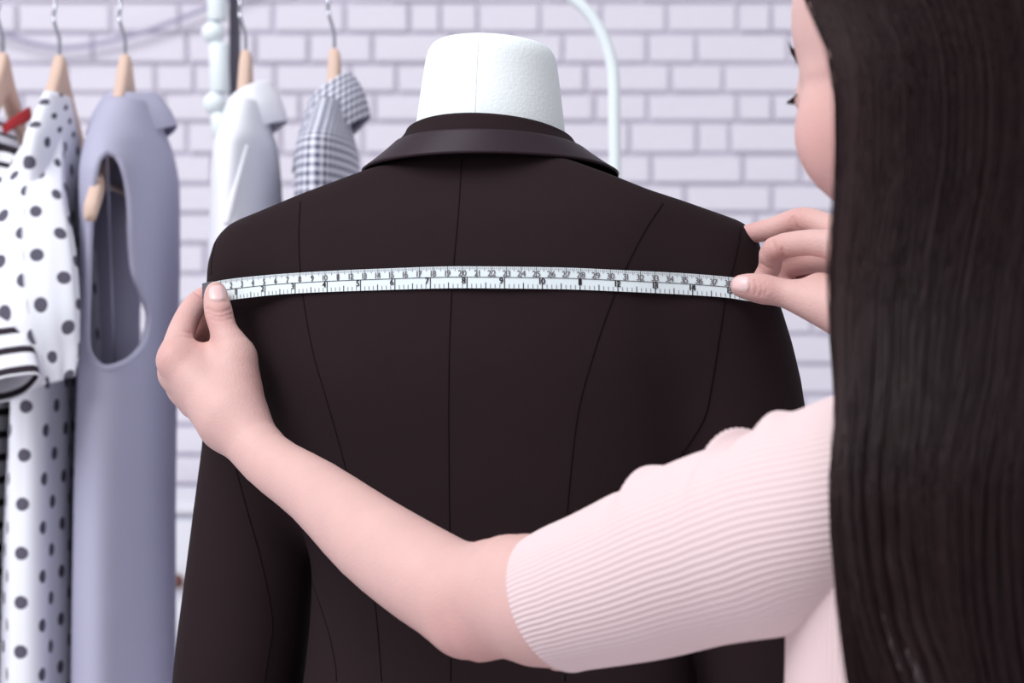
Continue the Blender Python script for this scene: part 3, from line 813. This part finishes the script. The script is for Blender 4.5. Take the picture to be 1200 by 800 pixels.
for z, k in zip(zs, TKv):
    rib = 1 + 0.0009 * (np.abs(np.sin(al * nr / 2)) ** 0.7 - 0.5) * 2 / k[2]
    x = sr[:, 0] * k[2] * rib; y = sr[:, 1] * k[3] * rib
    rows.append(np.stack([k[0] + x * .985 - y * .174, k[1] + x * .174 + y * .985, np.full(m, ZC + z)], -1))
knit = loft('knit_top', np.array(rows), M['knit'], per)
slv = mm((651, 706.5, 1.192, 41), (672, 698, 1.184, 42.5), (700, 690, 1.174, 44), (760, 671, 1.15, 48), (820, 647, 1.128, 51), (870, 634, 1.11, 52.5), (915, 622, 1.09, 54), (960, 600, 1.072, 52), (1010, 578, 1.066, 52), (1060, 555, 1.07, 50))
ribbed('sleeve', slv, 84, 0.00042, 150, M['knit'], knit,
       folds=[(0.40, 0.15, .022, .55, .0050), (0.36, 0.1, .02, .5, -.0030), (0.61, 0.1, .018, .6, .0060), (0.565, 0.1, .018, .6, -.0035), (0.67, 0.1, .022, .6, -.005), (0.78, 0.1, .03, .6, .0050), (0.70, -2.2, .05, .8, .003)])
ribbed('sleeve', [(el * .35 + SHR * .65, .052), (el * .15 + SHR * .85, .055), (SHR, .056), (SHR * .7 + NB * .3, .053), (SHR * .35 + NB * .65 + np.array([0, 0, -.012]), .048)], 84, 0.00055, 50, M['knit'], knit)

# ---- hair
HK = [(.288, .238, 1.075, 33, .012, .012), (.280, .238, 1.075, 33, .040, .044), (.262, .238, 1.075, 33, .064, .074), (.225, .238, 1.077, 33, .083, .100), (.17, .238, 1.080, 33, .0860, .110),
      (.10, .240, 1.078, 33, .0855, .108), (.04, .241, 1.068, 31, .0865, .098), (-.02, .243, 1.045, 26, .088, .088), (-.07, .246, 1.022, 20, .0935, .075), (-.12, .249, 1.012, 18, .0945, .066), (-.20, .252, 1.010, 16, .088, .058), (-.34, .255, 1.012, 15, .070, .045)]
HKa = np.array(HK)
EDGE = [(-.34, -64), (-.17, -70), (-.13, -84), (-.09, -92), (-.03, -96), (.02, -97), (.05, -95), (.08, -92), (.13, -91), (.155, -95), (.18, -105), (.21, -112), (.288, -112)]
def hair_pt(z, ph, sc=1.0, loose=0.0):
    ed = np.radians(keyed(EDGE, np.clip(z, -.34, .288))[..., 0]); ed = ed * (1 - loose) + np.radians(-108) * loose
    hi = math.radians(150); lo0 = math.radians(-98)
    ph = np.where(ph < 0, ph * (ed / lo0), ph)
    k = keyed(HK, np.clip(z, -.34, .288)); psi = np.radians(k[..., 2])
    a = k[..., 3] * sc; b = k[..., 4] * sc
    lx = a * np.sin(ph); by = b * np.cos(ph)
    return np.stack([k[..., 0] + lx * np.cos(psi) + by * np.sin(psi), k[..., 1] + lx * np.sin(psi) - by * np.cos(psi), ZC + z], -1)
phs = np.radians(np.linspace(-98, 150, 90)); zz = np.concatenate([[.288, .286, .283], np.linspace(.279, -.17, 70)])
R = np.stack([hair_pt(np.full(90, z), np.where(phs < 0, phs * np.interp(z, [-.16, -.06], [.74, 1.0]), phs), 0.955 - 0.02 * np.cos(phs * 40) * 0.4) for z in zz])
hr = loft('hair', R, M['hair'], per, closed=False)
NS, NP = 9600, 24
ph0 = np.radians(RNG.uniform(-99, 150, NS)); nl = 1600
ph0[:nl] = np.radians(RNG.normal(-95, 3.0, nl))
cw = np.where(ph0 < np.radians(-62), np.radians(5.5), np.radians(3.2)); clump = np.round(ph0 / cw) * cw + RNG.normal(0, .004, NS)
jit = RNG.uniform(0, 1, NS) ** 1.5
zend = RNG.uniform(-.33, -.20, NS); zend[:nl] = RNG.uniform(-.30, -.15, nl)
tt = np.linspace(0, 1, NP)[None]
z = .286 + (zend[:, None] - .286) * tt ** 0.92
cl = np.clip((-.03 - z) / .13, 0, 1) * (0.4 + 0.5 * (ph0 < np.radians(-62)))[:, None]
ph = ph0[:, None] * (1 - cl) + clump[:, None] * cl + 0.006 * np.sin(tt * RNG.uniform(4, 12, NS)[:, None] + RNG.uniform(0, 6.28, NS)[:, None])
sc = 1.0 - 0.05 * jit[:, None] + 0.006 * np.sin(tt * RNG.uniform(3, 9, NS)[:, None] + RNG.uniform(0, 6.28, NS)[:, None]) + 0.005 * np.sin(clump[:, None] * 37)
lo_ = np.zeros(NS); lo_[:nl] = np.round(RNG.uniform(0, 1, nl) * 7) / 7 * np.where(RNG.uniform(0, 1, nl) < .4, 1, .2) + RNG.normal(0, .03, nl)
Cs = hair_pt(z, ph, sc, lo_[:, None] * np.clip((-.03 - z) / .06, 0, 1))
Cs[:, :, 0] += (0.004 * np.sin(7 * z + clump[:, None] * 9)) * np.clip((.05 - z) / .2, 0, 1)
Tn = np.gradient(Cs, axis=1); Tn /= np.linalg.norm(Tn, axis=2)[..., None] + 1e-9
rad = Cs - np.stack([np.full(Cs.shape[:2], .25), np.full(Cs.shape[:2], 1.07), Cs[..., 2]], -1)
N1 = rad - (rad * Tn).sum(2)[..., None] * Tn; N1 /= np.linalg.norm(N1, axis=2)[..., None] + 1e-9; N2 = np.cross(Tn, N1)
rw = RNG.uniform(.00015, .00034, NS)[:, None] * (1 - np.clip((tt - 0.8) / 0.2, 0, 1) * 0.75)
ang = [0, 2.094, 4.189]
Vh = np.stack([Cs + rw[..., None] * (math.cos(a) * N1 + math.sin(a) * N2) for a in ang], 2)   # NS,NP,3,3
base = (np.arange(NS)[:, None, None] * NP + np.arange(NP - 1)[None, :, None]) * 3; j = np.arange(3)[None, None]
Fh = np.stack([base + j, base + (j + 1) % 3, base + 3 + (j + 1) % 3, base + 3 + j], -1).reshape(-1, 4)
st = mk('hair_strands', Vh.reshape(-1, 3), Fh, M['hair'], hr); st['kind'] = 'stuff'

# ---- brow and lashes (left side, and the far side for completeness)
def on_face(x, y, z):
    o_ = HL(0, .02, z); t_ = HL(x, y, z); dr = t_ - o_; dr /= np.linalg.norm(dr)
    h = bvf.ray_cast(Vector(o_ + dr * 0.3), Vector(-dr)); return np.array(h[0]) if h[0] is not None else t_
for s in (-1, 1):
    Vv = []; Ff = []
    for i in range(130):
        u = random.random(); x = s * (.014 + .040 * u); y = .110 - .9 * (u * .040) ** 1.0 * (0.35 + u * .6); z0 = .021 + .006 * math.sin(u * 2.2) + random.uniform(-.003, .003) * (1.2 - u)
        p0 = on_face(x, y, z0); p1 = on_face(x + s * .006, y - .004, z0 + random.uniform(.0005, .003)); out = HM @ np.array([s * .45, .8, .1])
        k = len(Vv); pm = (p0 + p1) / 2 + out * .0022; p1 = p1 + out * .0028
        for q, r_ in ((p0, .0004), (pm, .0004), (p1, .0001)):
            for a in ang: Vv.append(q + r_ * (math.cos(a) * upv + math.sin(a) * out))
        for seg in (0, 3):
            for jj in range(3): Ff.append([k + seg + jj, k + seg + (jj + 1) % 3, k + seg + 3 + (jj + 1) % 3, k + seg + 3 + jj])
    mk('eyebrow', Vv, Ff, M['darkdetail'], bodyp)
    Vv = []; Ff = []
    for i in range(34):
        u = i / 33; x = s * (.022 + .024 * u); zz_ = .003 + .0035 * math.sin(u * 3.0)
        p0 = on_face(x, .098 - .022 * u * u, zz_); out = HM @ np.array([s * (.1 + .75 * u), .85, -.25]); out /= np.linalg.norm(out)
        k = len(Vv)
        for q, r_ in ((p0 - out * .001, .0006), (p0 + out * .0028 - upv * .0012, .0004), (p0 + out * .0055 - upv * .0015, .0001)):
            for a in ang: Vv.append(q + r_ * (math.cos(a) * upv + math.sin(a) * rt))
        for seg in (0, 3):
            for jj in range(3): Ff.append([k + seg + jj, k + seg + (jj + 1) % 3, k + seg + 3 + (jj + 1) % 3, k + seg + 3 + jj])
    mk('eyelashes', Vv, Ff, M['darkdetail'], bodyp)

# ---- legs: trousers and shoes, below the frame
def sd_trou(Q):
    d = sd_ell(Q, W(.30, 1.12, -.46), (.165, .11, .13)); d = smax(d, Q[:, 2] - (ZC - .385), .01)
    for s in (-1, 1):
        o_ = np.array([.985, .174, 0]) * .085 * s
        d = smin(d, sd_chain(Q, [(W(.30, 1.12, -.50) + o_, .082), (np.array([.30, 1.13, .48]) + o_, .058), (np.array([.30, 1.12, .07]) + o_, .052)], .02), .02)
    return smax(d, .06 - Q[:, 2], .004)
Vt, Ft = surface_net(sd_trou, (0.08, 0.96, 0.02), (0.52, 1.30, 0.98), 0.008, slack=2.0)
mk('trousers', Vt, Ft, M['trouser'], per)
for s in (-1, 1):
    c = np.array([.30, 1.12, 0]) + np.array([.985, .174, 0]) * .085 * s; ff = np.array([-.174, .985, 0])
    def sd_shoe(Q, c=c):
        d = sd_chain(Q, [(c - ff * .05 + [0, 0, .034], .032), (c + ff * .06 + [0, 0, .028], .034), (c + ff * .13 + [0, 0, .022], .024)], .02)
        d = smin(d, sd_cone(Q, c + np.array([0, 0, .03]), c + np.array([0, 0, .085]), .034, .036), .02)
        return smax(d, -Q[:, 2], .003)
    Vs, Fs_ = surface_net(sd_shoe, c + np.array([-.09, -.12, -.01]), c + np.array([.09, .20, .12]), .005, slack=2)
    mk('shoe', Vs, Fs_, M['shoe'], per)
# ------------------------------------------------------------------ garment rack and hanging clothes
RD = 2.22                                   # depth of the rail
rack = empty('garment_rack', (-0.4, RD, 0.0), 'white tubular garment rack with a rounded corner standing behind the dress form', 'clothes rack')
RZ = ZC + 0.389
corner = [P(720, 150, RD), P(719.5, 100, RD), P(717, 75, RD), P(709, 48, RD), P(695, 22, RD), P(676, 2, RD), P(652, -14, RD), P(622, -23, RD), P(590, -25, RD)]
xl = P(-95, 0, RD)[0]
path = [(P(724, 0, RD)[0], RD, 0.03), (P(724, 0, RD)[0], RD, 0.4), (P(723, 0, RD)[0], RD, 1.0), P(722, 300, RD), P(721, 215, RD)] + corner
tubeC = np.vstack([spline(path, 90), [(x, RD, RZ) for x in np.linspace(P(560, 0, RD)[0], xl + 0.07, 12)],
                   [(xl + 0.07 - 0.07 * math.sin(a), RD, RZ - 0.07 + 0.07 * math.cos(a)) for a in np.linspace(0.15, math.pi / 2, 8)],
                   [(xl, RD, z) for z in np.linspace(RZ - 0.09, 0.03, 12)]])
tube('frame_tube', tubeC, 0.0066, M['whitemetal'], rack, 14)
for x in (xl, P(724, 0, RD)[0]):
    tube('foot_bar', [(x, y, 0.016) for y in np.linspace(RD - 0.25, RD + 0.25, 6)], 0.014, M['whitemetal'], rack, 12)
tube('lower_rail', [(x, RD, 0.25) for x in np.linspace(xl, P(724, 0, RD)[0], 6)], 0.008, M['whitemetal'], rack, 12)

def hanger(cx, ytop, label, wood_r=(0.0065, 0.017), yaw=0.0, drop=0.15, half=0.13, thick=0.0068, bar=False):
    top = P(cx, ytop, RD); x0 = top[0]
    h = empty('clothes_hanger', tuple(top), label, 'hanger', 'wooden hangers on the garment rack')
    # wishbone: section (thickness along x, height in plane) swept along depth
    ks = [(-half, -drop - 0.022, .010), (-half * .75, -drop * .80 - 0.018, .0125), (-half * .45, -drop * .52 - 0.018, .0155), (-half * .18, -drop * .22 - 0.020, .020), (-half * .05, -0.024, .0235), (0, -0.022, .0245), (half * .05, -0.024, .0235), (half * .18, -drop * .22 - 0.020, .020), (half * .45, -drop * .52 - 0.018, .0155), (half * .75, -drop * .80 - 0.018, .0125), (half, -drop - 0.022, .010)]
    K = spline(ks, 61); rows = []
    sec = superring(20, thick, 1.0, 3.2)
    for dy, dz, hh in K:
        x = sec[:, 0]; z = sec[:, 1] * hh
        slope = -np.sign(dy) * 0.5 * min(1, abs(dy) / 0.03)
        rows.append(np.stack([x0 + x + math.sin(yaw) * dy, np.full(20, RD + dy * math.cos(yaw)) - z * 0.0, top[2] + dz + z], -1))
    loft('wood', np.array(rows), M['wood'], h, True, True, True)
    if bar: tube('bar', [(x0, RD + q, top[2] - drop * 0.93) for q in np.linspace(-half * .88, half * .88, 6)], 0.0045, M['wood'], h, 10)
    zt = top[2]
    hk = [(x0, RD, zt - 0.01), (x0, RD, zt + 0.012), (x0 - .001, RD, zt + 0.022), (x0 - 0.006, RD - .002, zt + 0.040), (x0 - 0.0075, RD + .010, zt + 0.052)]
    hc = spline(hk, 24)
    R0 = 0.0145; cz = RZ + 0.0066 + 0.0022 - R0 + 0.0
    loop = [(x0 - 0.0075 + 0.004 * (k / 20), RD + R0 * math.cos(a), cz + R0 * math.sin(a)) for k, a in enumerate(np.linspace(-0.5, math.pi + 0.9, 21))]
    C = np.vstack([hc, spline([hc[-1], loop[0]], 6)[1:-1], loop])
    C = np.vstack([spline(C[::2], 90)])
    tube('hook', C, 0.0020, M['chrome'], h, 10)
    return h
hanger(4, 64, 'wooden hanger holding the red-necked striped shirt at the left edge', drop=.09)
hanger(70, 67, 'wooden hanger holding the polka dot blouse', thick=0.0075, drop=.09)
hanger(147, 67, 'wooden hanger holding the blue-grey sleeveless dress, its end showing in the armhole', half=.185, drop=.155, bar=True)
hanger(288, 62, 'wooden hanger holding the plain white shirt')
hanger(392, 60, 'wooden hanger holding the grey gingham shirt')

def garment(keys, mat_, name, parent, m=160, n=150, folds=(), hole=None, closed_top=True, p=2.0, fardrop=0.0, thick=0.0014):
    """keys: (py at rail depth, centre px, half x m, half depth m, centre depth offset m); top key first"""
    K = np.array(keys, float); y = np.linspace(K[0, 0], K[-1, 0], n)
    kv = keyed(K, y); rows = []
    al = np.linspace(0, 2 * np.pi, m, endpoint=False)
    for yy, (cp, hx, hd, od) in zip(y, kv):
        c = P(cp, yy, RD); s = superring(m, hx, hd, p)
        dx = np.zeros(m)
        for (nf, ph, y0, y1, a_, tw) in folds:
            g = np.clip((yy - y0) / (y1 - y0), 0, 1) * a_
            dx = dx + g * np.sin(nf * al + ph + tw * yy)
        nrm = np.stack([np.cos(al), 0.35 * np.sin(al)], -1)
        rows.append(np.stack([c[0] + s[:, 0] + nrm[:, 0] * dx, RD + od + s[:, 1] + nrm[:, 1] * dx, c[2] - fardrop * np.clip((s[:, 1] + .01) / .05, 0, 1) * np.clip((300 - yy) / 150, 0, 1)], -1))
    R = np.array(rows); keep = None
    if hole is not None:
        Q = R.reshape(-1, 3); Fc = grid_faces(n, m, True); cen = Q[Fc].mean(1)
        px = 600 + cen[:, 0] / cen[:, 1] * F; py = 400 - (cen[:, 2] - ZC) / cen[:, 1] * F
        my = 2 * RD - cen[:, 1]
        px2 = 600 + cen[:, 0] / my * F; py2 = 400 - (cen[:, 2] - ZC) / my * F
        keep = ~((inside(px, py, hole) & (cen[:, 1] < RD - 0.02)) | (inside(px2, py2, hole) & (cen[:, 1] > RD + 0.02)))
    o_ = loft(name, R, mat_, parent, True, False, False, keep=keep, rowuv=True)
    if thick:
        s = o_.modifiers.new('thickness', 'SOLIDIFY'); s.thickness = thick; s.offset = -1
    return o_, R
def inside(px, py, poly):
    r = np.zeros(len(px), bool); n = len(poly)
    for i in range(n):
        x0, y0 = poly[i]; x1, y1 = poly[(i + 1) % n]
        c = ((y0 > py) != (y1 > py)) & (px < (x1 - x0) * (py - y0) / (y1 - y0 + 1e-12) + x0)
        r ^= c
    return r
def collar(cp, ytop, ybot, hx, hd, mat_, parent, tip=0.012, tilt=0.0, lift=0.0, name='collar', tipang=0.0, inner=None):
    m = 96; al = np.linspace(0, 2 * np.pi, m, endpoint=False); rows = []
    da = (al - tipang + np.pi) % (2 * np.pi) - np.pi; tg = np.exp(-(da / .55) ** 2)
    prof = [(1.25, .42, 0), (.5, .44, 0), (.12, .47, 0), (0.0, .53, .3), (.10, .63, .6), (.45, .85, .85), (.75, .97, 1.0), (1.0, 1.03, 1.1)]
    prof = spline(prof, 30)
    for t, f, g in prof:
        c = P(cp, ytop + (ybot - ytop) * t, RD)
        X = np.cos(al) * hx * f + tg * tip * g; Y = np.sin(al) * hd * f
        Z = c[2] + tilt * X + lift * tg * g
        rows.append(np.stack([c[0] + X, RD + Y, Z], -1))
    o_ = loft(name, np.array(rows), mat_, parent, rowuv=True)
    s = o_.modifiers.new('thickness', 'SOLIDIFY'); s.thickness = 0.0015; s.offset = -1
    return o_

# blue-grey sleeveless dress
gd = empty('sleeveless_dress', tuple(P(152, 900, RD)), 'blue-grey sleeveless dress with a high collar and open armhole, hanging right of the polka dots', 'dress')
hole = [(125, 177), (114, 190), (108, 230), (105, 280), (103, 340), (102, 400), (108, 420), (122, 431), (142, 427), (158, 416), (170, 398), (174, 368), (165, 340), (157, 318), (153, 280), (152, 240), (147, 205), (138, 184)]
ob, R = garment([(122, 152, .024, .060, 0), (150, 152, .033, .100, 0), (180, 153, .040, .142, 0), (215, 154, .043, .165, 0), (300, 154, .044, .158, 0), (430, 152, .043, .160, 0), (600, 150, .043, .165, 0), (900, 150, .044, .17, 0)],
                M['greydress'], 'body', gd, m=220, n=260, folds=[(3, 0.4, 250, 700, .0035, .002), (6, 1.0, 300, 800, .0018, .003)], hole=hole)
bvg = BVHTree.FromPolygons([tuple(v) for v in R.reshape(-1, 3)], [tuple(int(i) for i in f) for f in grid_faces(R.shape[0], R.shape[1])])
def castb(bv, px, py):
    dr = P(px, py, 1.0) - np.array([0, 0, ZC]); dr /= np.linalg.norm(dr)
    h = bv.ray_cast(Vector((0, 0, ZC)), Vector(dr)); return None if h[0] is None else np.array(h[0])
hp = [castb(bvg, a, b) for a, b in spline(hole + hole[:1], 120)]; hp = [p for p in hp if p is not None]
tube('armhole_binding', hp + hp[:1], 0.0036, M['greydress'], gd, 10)
sp = [castb(bvg, a, b) for a, b in spline([(121, 433), (122, 500), (125, 580), (130, 660), (133, 798)], 50)]
tube('side_seam', [p for p in sp if p is not None], 0.0011, M['greydress'], gd, 8)
collar(149, 113, 160, .040, .060, M['greydress'], gd, tip=.010, tilt=-0.0, lift=.010)
R3 = P(175, 159, RD - 0.05)
tube('button', [R3 + np.array([0, -0.001, 0]), R3 + np.array([0, -0.004, 0])], 0.004, M['whiteshirt'], gd, 12)

# polka dot blouse
pd = empty('polka_dot_blouse', tuple(P(70, 900, RD)), 'white blouse with dark grey polka dots, hanging between the striped shirt and grey dress', 'blouse')
garment([(116, 72, .011, .065, 0), (135, 72, .014, .09, 0), (150, 72, .017, .11, 0), (175, 72, .021, .14, 0), (200, 72, .024, .15, 0), (260, 71, .028, .15, 0), (440, 69, .030, .15, 0), (620, 66, .031, .16, 0), (900, 66, .032, .17, 0)],
        M['dots'], 'body', pd, m=220, n=160, folds=[(5, 0.0, 180, 420, .0060, .001), (9, 1.3, 200, 500, .0042, -.002), (3, 2.0, 300, 800, .004, .001)], fardrop=.045)
def cloth_tube(name, keys, mat_, parent, m=120, n=70, folds=(), flat=1.0, hang=(0, -1, 0)):
    K = spline([np.append(P(a, b, d), r) for a, b, d, r in keys], n); C = K[:, :3]
    T = np.gradient(C, axis=0); T /= np.linalg.norm(T, axis=1)[:, None]
    hv = np.array(hang, float); A = hv - (T @ hv)[:, None] * T; A /= np.linalg.norm(A, axis=1)[:, None]; Bv = np.cross(T, A)
    al = np.linspace(0, 2 * np.pi, m, endpoint=False); t = np.linspace(0, 1, n)
    rr = K[:, 3:4] * np.ones((1, m))
    for nf, ph, a0, a1, tw in folds: rr = rr + (a0 + (a1 - a0) * t[:, None]) * np.sin(nf * al[None] + ph + tw * t[:, None])
    R = C[:, None] + rr[..., None] * (np.cos(al)[None, :, None] * A[:, None] * flat + np.sin(al)[None, :, None] * Bv[:, None])
    o_ = loft(name, R, mat_, parent); s = o_.modifiers.new('thickness', 'SOLIDIFY'); s.thickness = 0.0014; s.offset = -1
    return o_
cloth_tube('sleeve', [(60, 146, 2.16, .012), (50, 175, 2.13, .022), (36, 235, 2.08, .036), (34, 300, 2.05, .046), (40, 370, 2.03, .045), (54, 420, 2.03, .034), (62, 448, 2.03, .022)], M['dots'], pd,
           folds=[(6, 0.5, .000, .0028, 1.5), (10, 1.0, 0, .0016, -1)], flat=0.55)
# red-necked striped shirt
ts = empty('striped_shirt', tuple(P(-4, 900, RD)), 'black and white striped shirt with a red neckline at the left edge', 'shirt')
garment([(150, 3, .013, .085, 0), (180, 0, .022, .13, 0), (230, -4, .026, .15, 0), (420, -8, .028, .15, 0), (900, -8, .030, .16, 0)], M['stripes'], 'body', ts, folds=[(4, 0, 200, 500, .003, .001)], fardrop=.03)
a = np.linspace(0, 2 * np.pi, 60, endpoint=False)
nb = P(10, 152, RD); rows = []
for f, dz in ((0.92, .004), (1.0, .006), (1.05, .003), (1.12, -.007), (1.10, -.010), (1.0, -.008)):
    rows.append(np.stack([nb[0] + 0.019 * f * np.cos(a), RD + .055 * f * np.sin(a), nb[2] + .004 + dz * .8 + 0.75 * 0.019 * np.cos(a) + .014 * np.sin(a)], -1))
rows.append(rows[0])
loft('neck_band', np.array(rows), M['red'], ts)
cloth_tube('sleeve', [(5, 178, 2.14, .014), (-10, 240, 2.10, .03), (-14, 330, 2.06, .035), (-4, 400, 2.02, .034), (8, 456, 1.99, .033)], M['stripes'], ts, folds=[(4, 0, 0, .002, 1)], flat=0.6)
# white shirt
wsn = empty('white_shirt', tuple(P(290, 900, RD)), 'plain white collared shirt hanging beside the dark metal pole', 'shirt')
_, Rw = garment([(122, 292, .014, .06, 0), (150, 291, .022, .10, 0), (180, 290, .029, .14, 0), (230, 291, .031, .15, 0), (400, 292, .033, .15, 0), (900, 292, .035, .16, 0)], M['whiteshirt'], 'body', wsn,
        folds=[(3, 1.0, 170, 300, .005, .004), (7, 0.5, 180, 400, .002, .004)])
collar(289, 108, 166, .033, .054, M['whiteshirt'], wsn, tip=.008, tilt=0.55, lift=-.002)
bvw = BVHTree.FromPolygons([tuple(v) for v in Rw.reshape(-1, 3)], [tuple(int(i) for i in f) for f in grid_faces(Rw.shape[0], Rw.shape[1])])
pl = [castb(bvw, a_, b_) for a_, b_ in spline([(288, 172), (283, 190), (275, 222), (266, 262)], 30)]
tube('placket', [p for p in pl if p is not None], 0.004, M['whiteshirt'], wsn, 10)
# gingham shirt
gs = empty('gingham_shirt', tuple(P(388, 900, RD)), 'grey and white gingham collared shirt hanging nearest the dress form', 'shirt')
garment([(122, 388, .014, .06, 0), (150, 386, .022, .10, 0), (180, 384, .030, .14, 0), (230, 384, .032, .15, 0), (400, 384, .034, .15, 0), (900, 384, .036, .16, 0)], M['gingham'], 'body', gs,
        folds=[(3, 0.2, 170, 300, .005, .004), (7, 2.5, 180, 400, .002, .004)])
collar(385, 104, 172, .036, .056, M['gingham'], gs, tip=.006, tilt=0.75, lift=.0)

# ------------------------------------------------------------------ pole, hanging ornament, cable, cabinet
BD = 2.55
def col_at(px, d, z): q = P(px, 400, d); return (q[0], q[1], z)
mp = empty('metal_pole', col_at(275, BD, 0.0), 'dark grey metal pole standing behind the white shirt', 'pole')
tube('post', [col_at(275, BD, z) for z in np.linspace(0.01, 2.1, 12)], 0.0072, M['darkmetal'], mp, 16)
R = np.array([[(mp.location.x + r * math.cos(t), BD + r * math.sin(t), z) for t in np.linspace(0, 2 * np.pi, 40, endpoint=False)] for r, z in ((.13, 0), (.13, .01), (.12, .016), (.015, .022), (.012, .06))])
loft('base', R, M['darkmetal'], mp, True, True, True)
on = empty('hanging_ornament', tuple(P(255, 160, 2.52)), 'white ornament of alternating cylinders and balls hanging beside the dark pole', 'ornament')
def lathe(name, px, y0, y1, prof, m_, parent, tiltpx=0):
    rows = []
    for t, r in prof:
        c = P(px + tiltpx * (t - .5), y0 + (y1 - y0) * t, 2.52)
        rows.append([(c[0] + r * math.cos(q), c[1] + r * math.sin(q), c[2]) for q in np.linspace(0, 2 * np.pi, 32, endpoint=False)])
    return loft(name, np.array(rows), m_, parent, True, True, True)
cyl = [(0, .006), (0.0, .0105), (.05, .0118), (.95, .0118), (1, .0105), (1, .006)]
ball = [(0.5 - 0.5 * math.cos(t), .0145 * math.sin(t)) for t in np.linspace(0.2, math.pi - 0.2, 14)]
lathe('cylinder', 254, -34, 25, cyl, M['whitemetal'], on, 2); lathe('ball', 250, 25, 52, ball, M['whitemetal'], on)
lathe('cylinder', 257, 51, 109, cyl, M['whitemetal'], on, 2); lathe('ball', 252, 107, 136, ball, M['whitemetal'], on)
lathe('cylinder', 259, 133, 161, cyl, M['whitemetal'], on, 2)
lathe('ball', 249, -62, -34, ball, M['whitemetal'], on)
tube('cord', [P(a_, b_, 2.52) for a_, b_ in spline([(248, -260), (250, -50), (251, 40), (254, 120), (258, 150)], 30)], 0.0012, M['whitemetal'], on, 6)
cb = tube('wall_cable', [P(a_, b_, WD - 0.03) for a_, b_ in spline([(-260, -60), (-120, 10), (0, 39), (40, 51), (75, 56), (115, 51), (160, 40), (205, 24), (245, 8), (300, -16), (420, -70)], 90)], 0.0045, M['cable'], None, 8)
tag(cb, 'lilac-grey cable sagging along the white brick wall above the hangers', 'cable')
CD = 3.55
ca = empty('cabinet', tuple(P(260, 400, CD) * np.array([1, 1, 0])), 'white cabinet against the brick wall, seen between grey dress and blazer', 'cabinet')
x0, x1 = P(120, 0, CD)[0], P(420, 0, CD)[0]; zt = P(0, 588, CD)[2]
box_mesh('body', (x0, CD, 0.04), (x1, CD + 0.38, zt - 0.02), M['cabinet'], ca, 0.004)
box_mesh('top', (x0 - .012, CD - .015, zt - 0.02), (x1 + .012, CD + 0.385, zt), M['cabinet'], ca, 0.004)
xm = P(232, 0, CD)[0]
for a_, b_ in ((x0 + .005, xm - .002), (xm + .002, x1 - .005)):
    dr_ = box_mesh('door', (a_, CD - 0.016, 0.06), (b_, CD, zt - 0.03), M['cabinet'], ca, 0.003)
    kx = P(211, 0, CD)[0] if a_ < xm - 0.05 else P(255, 0, CD)[0]
    kz = P(0, 678, CD)[2]
    rows = [[(kx + r * math.cos(q), CD - 0.016 - d_, kz + r * math.sin(q)) for q in np.linspace(0, 2 * np.pi, 20, endpoint=False)] for d_, r in ((0, .006), (.01, .005), (.012, .011), (.02, .013), (.026, .010), (.029, .004))]
    loft('knob', np.array(rows), M['knob'], dr_, True, True, True)
for a_ in (x0 + .03, x1 - .03):
    for y_ in (CD + .03, CD + .35): box_mesh('foot', (a_ - .02, y_ - .02, 0), (a_ + .02, y_ + .02, 0.04), M['cabinet'], ca)
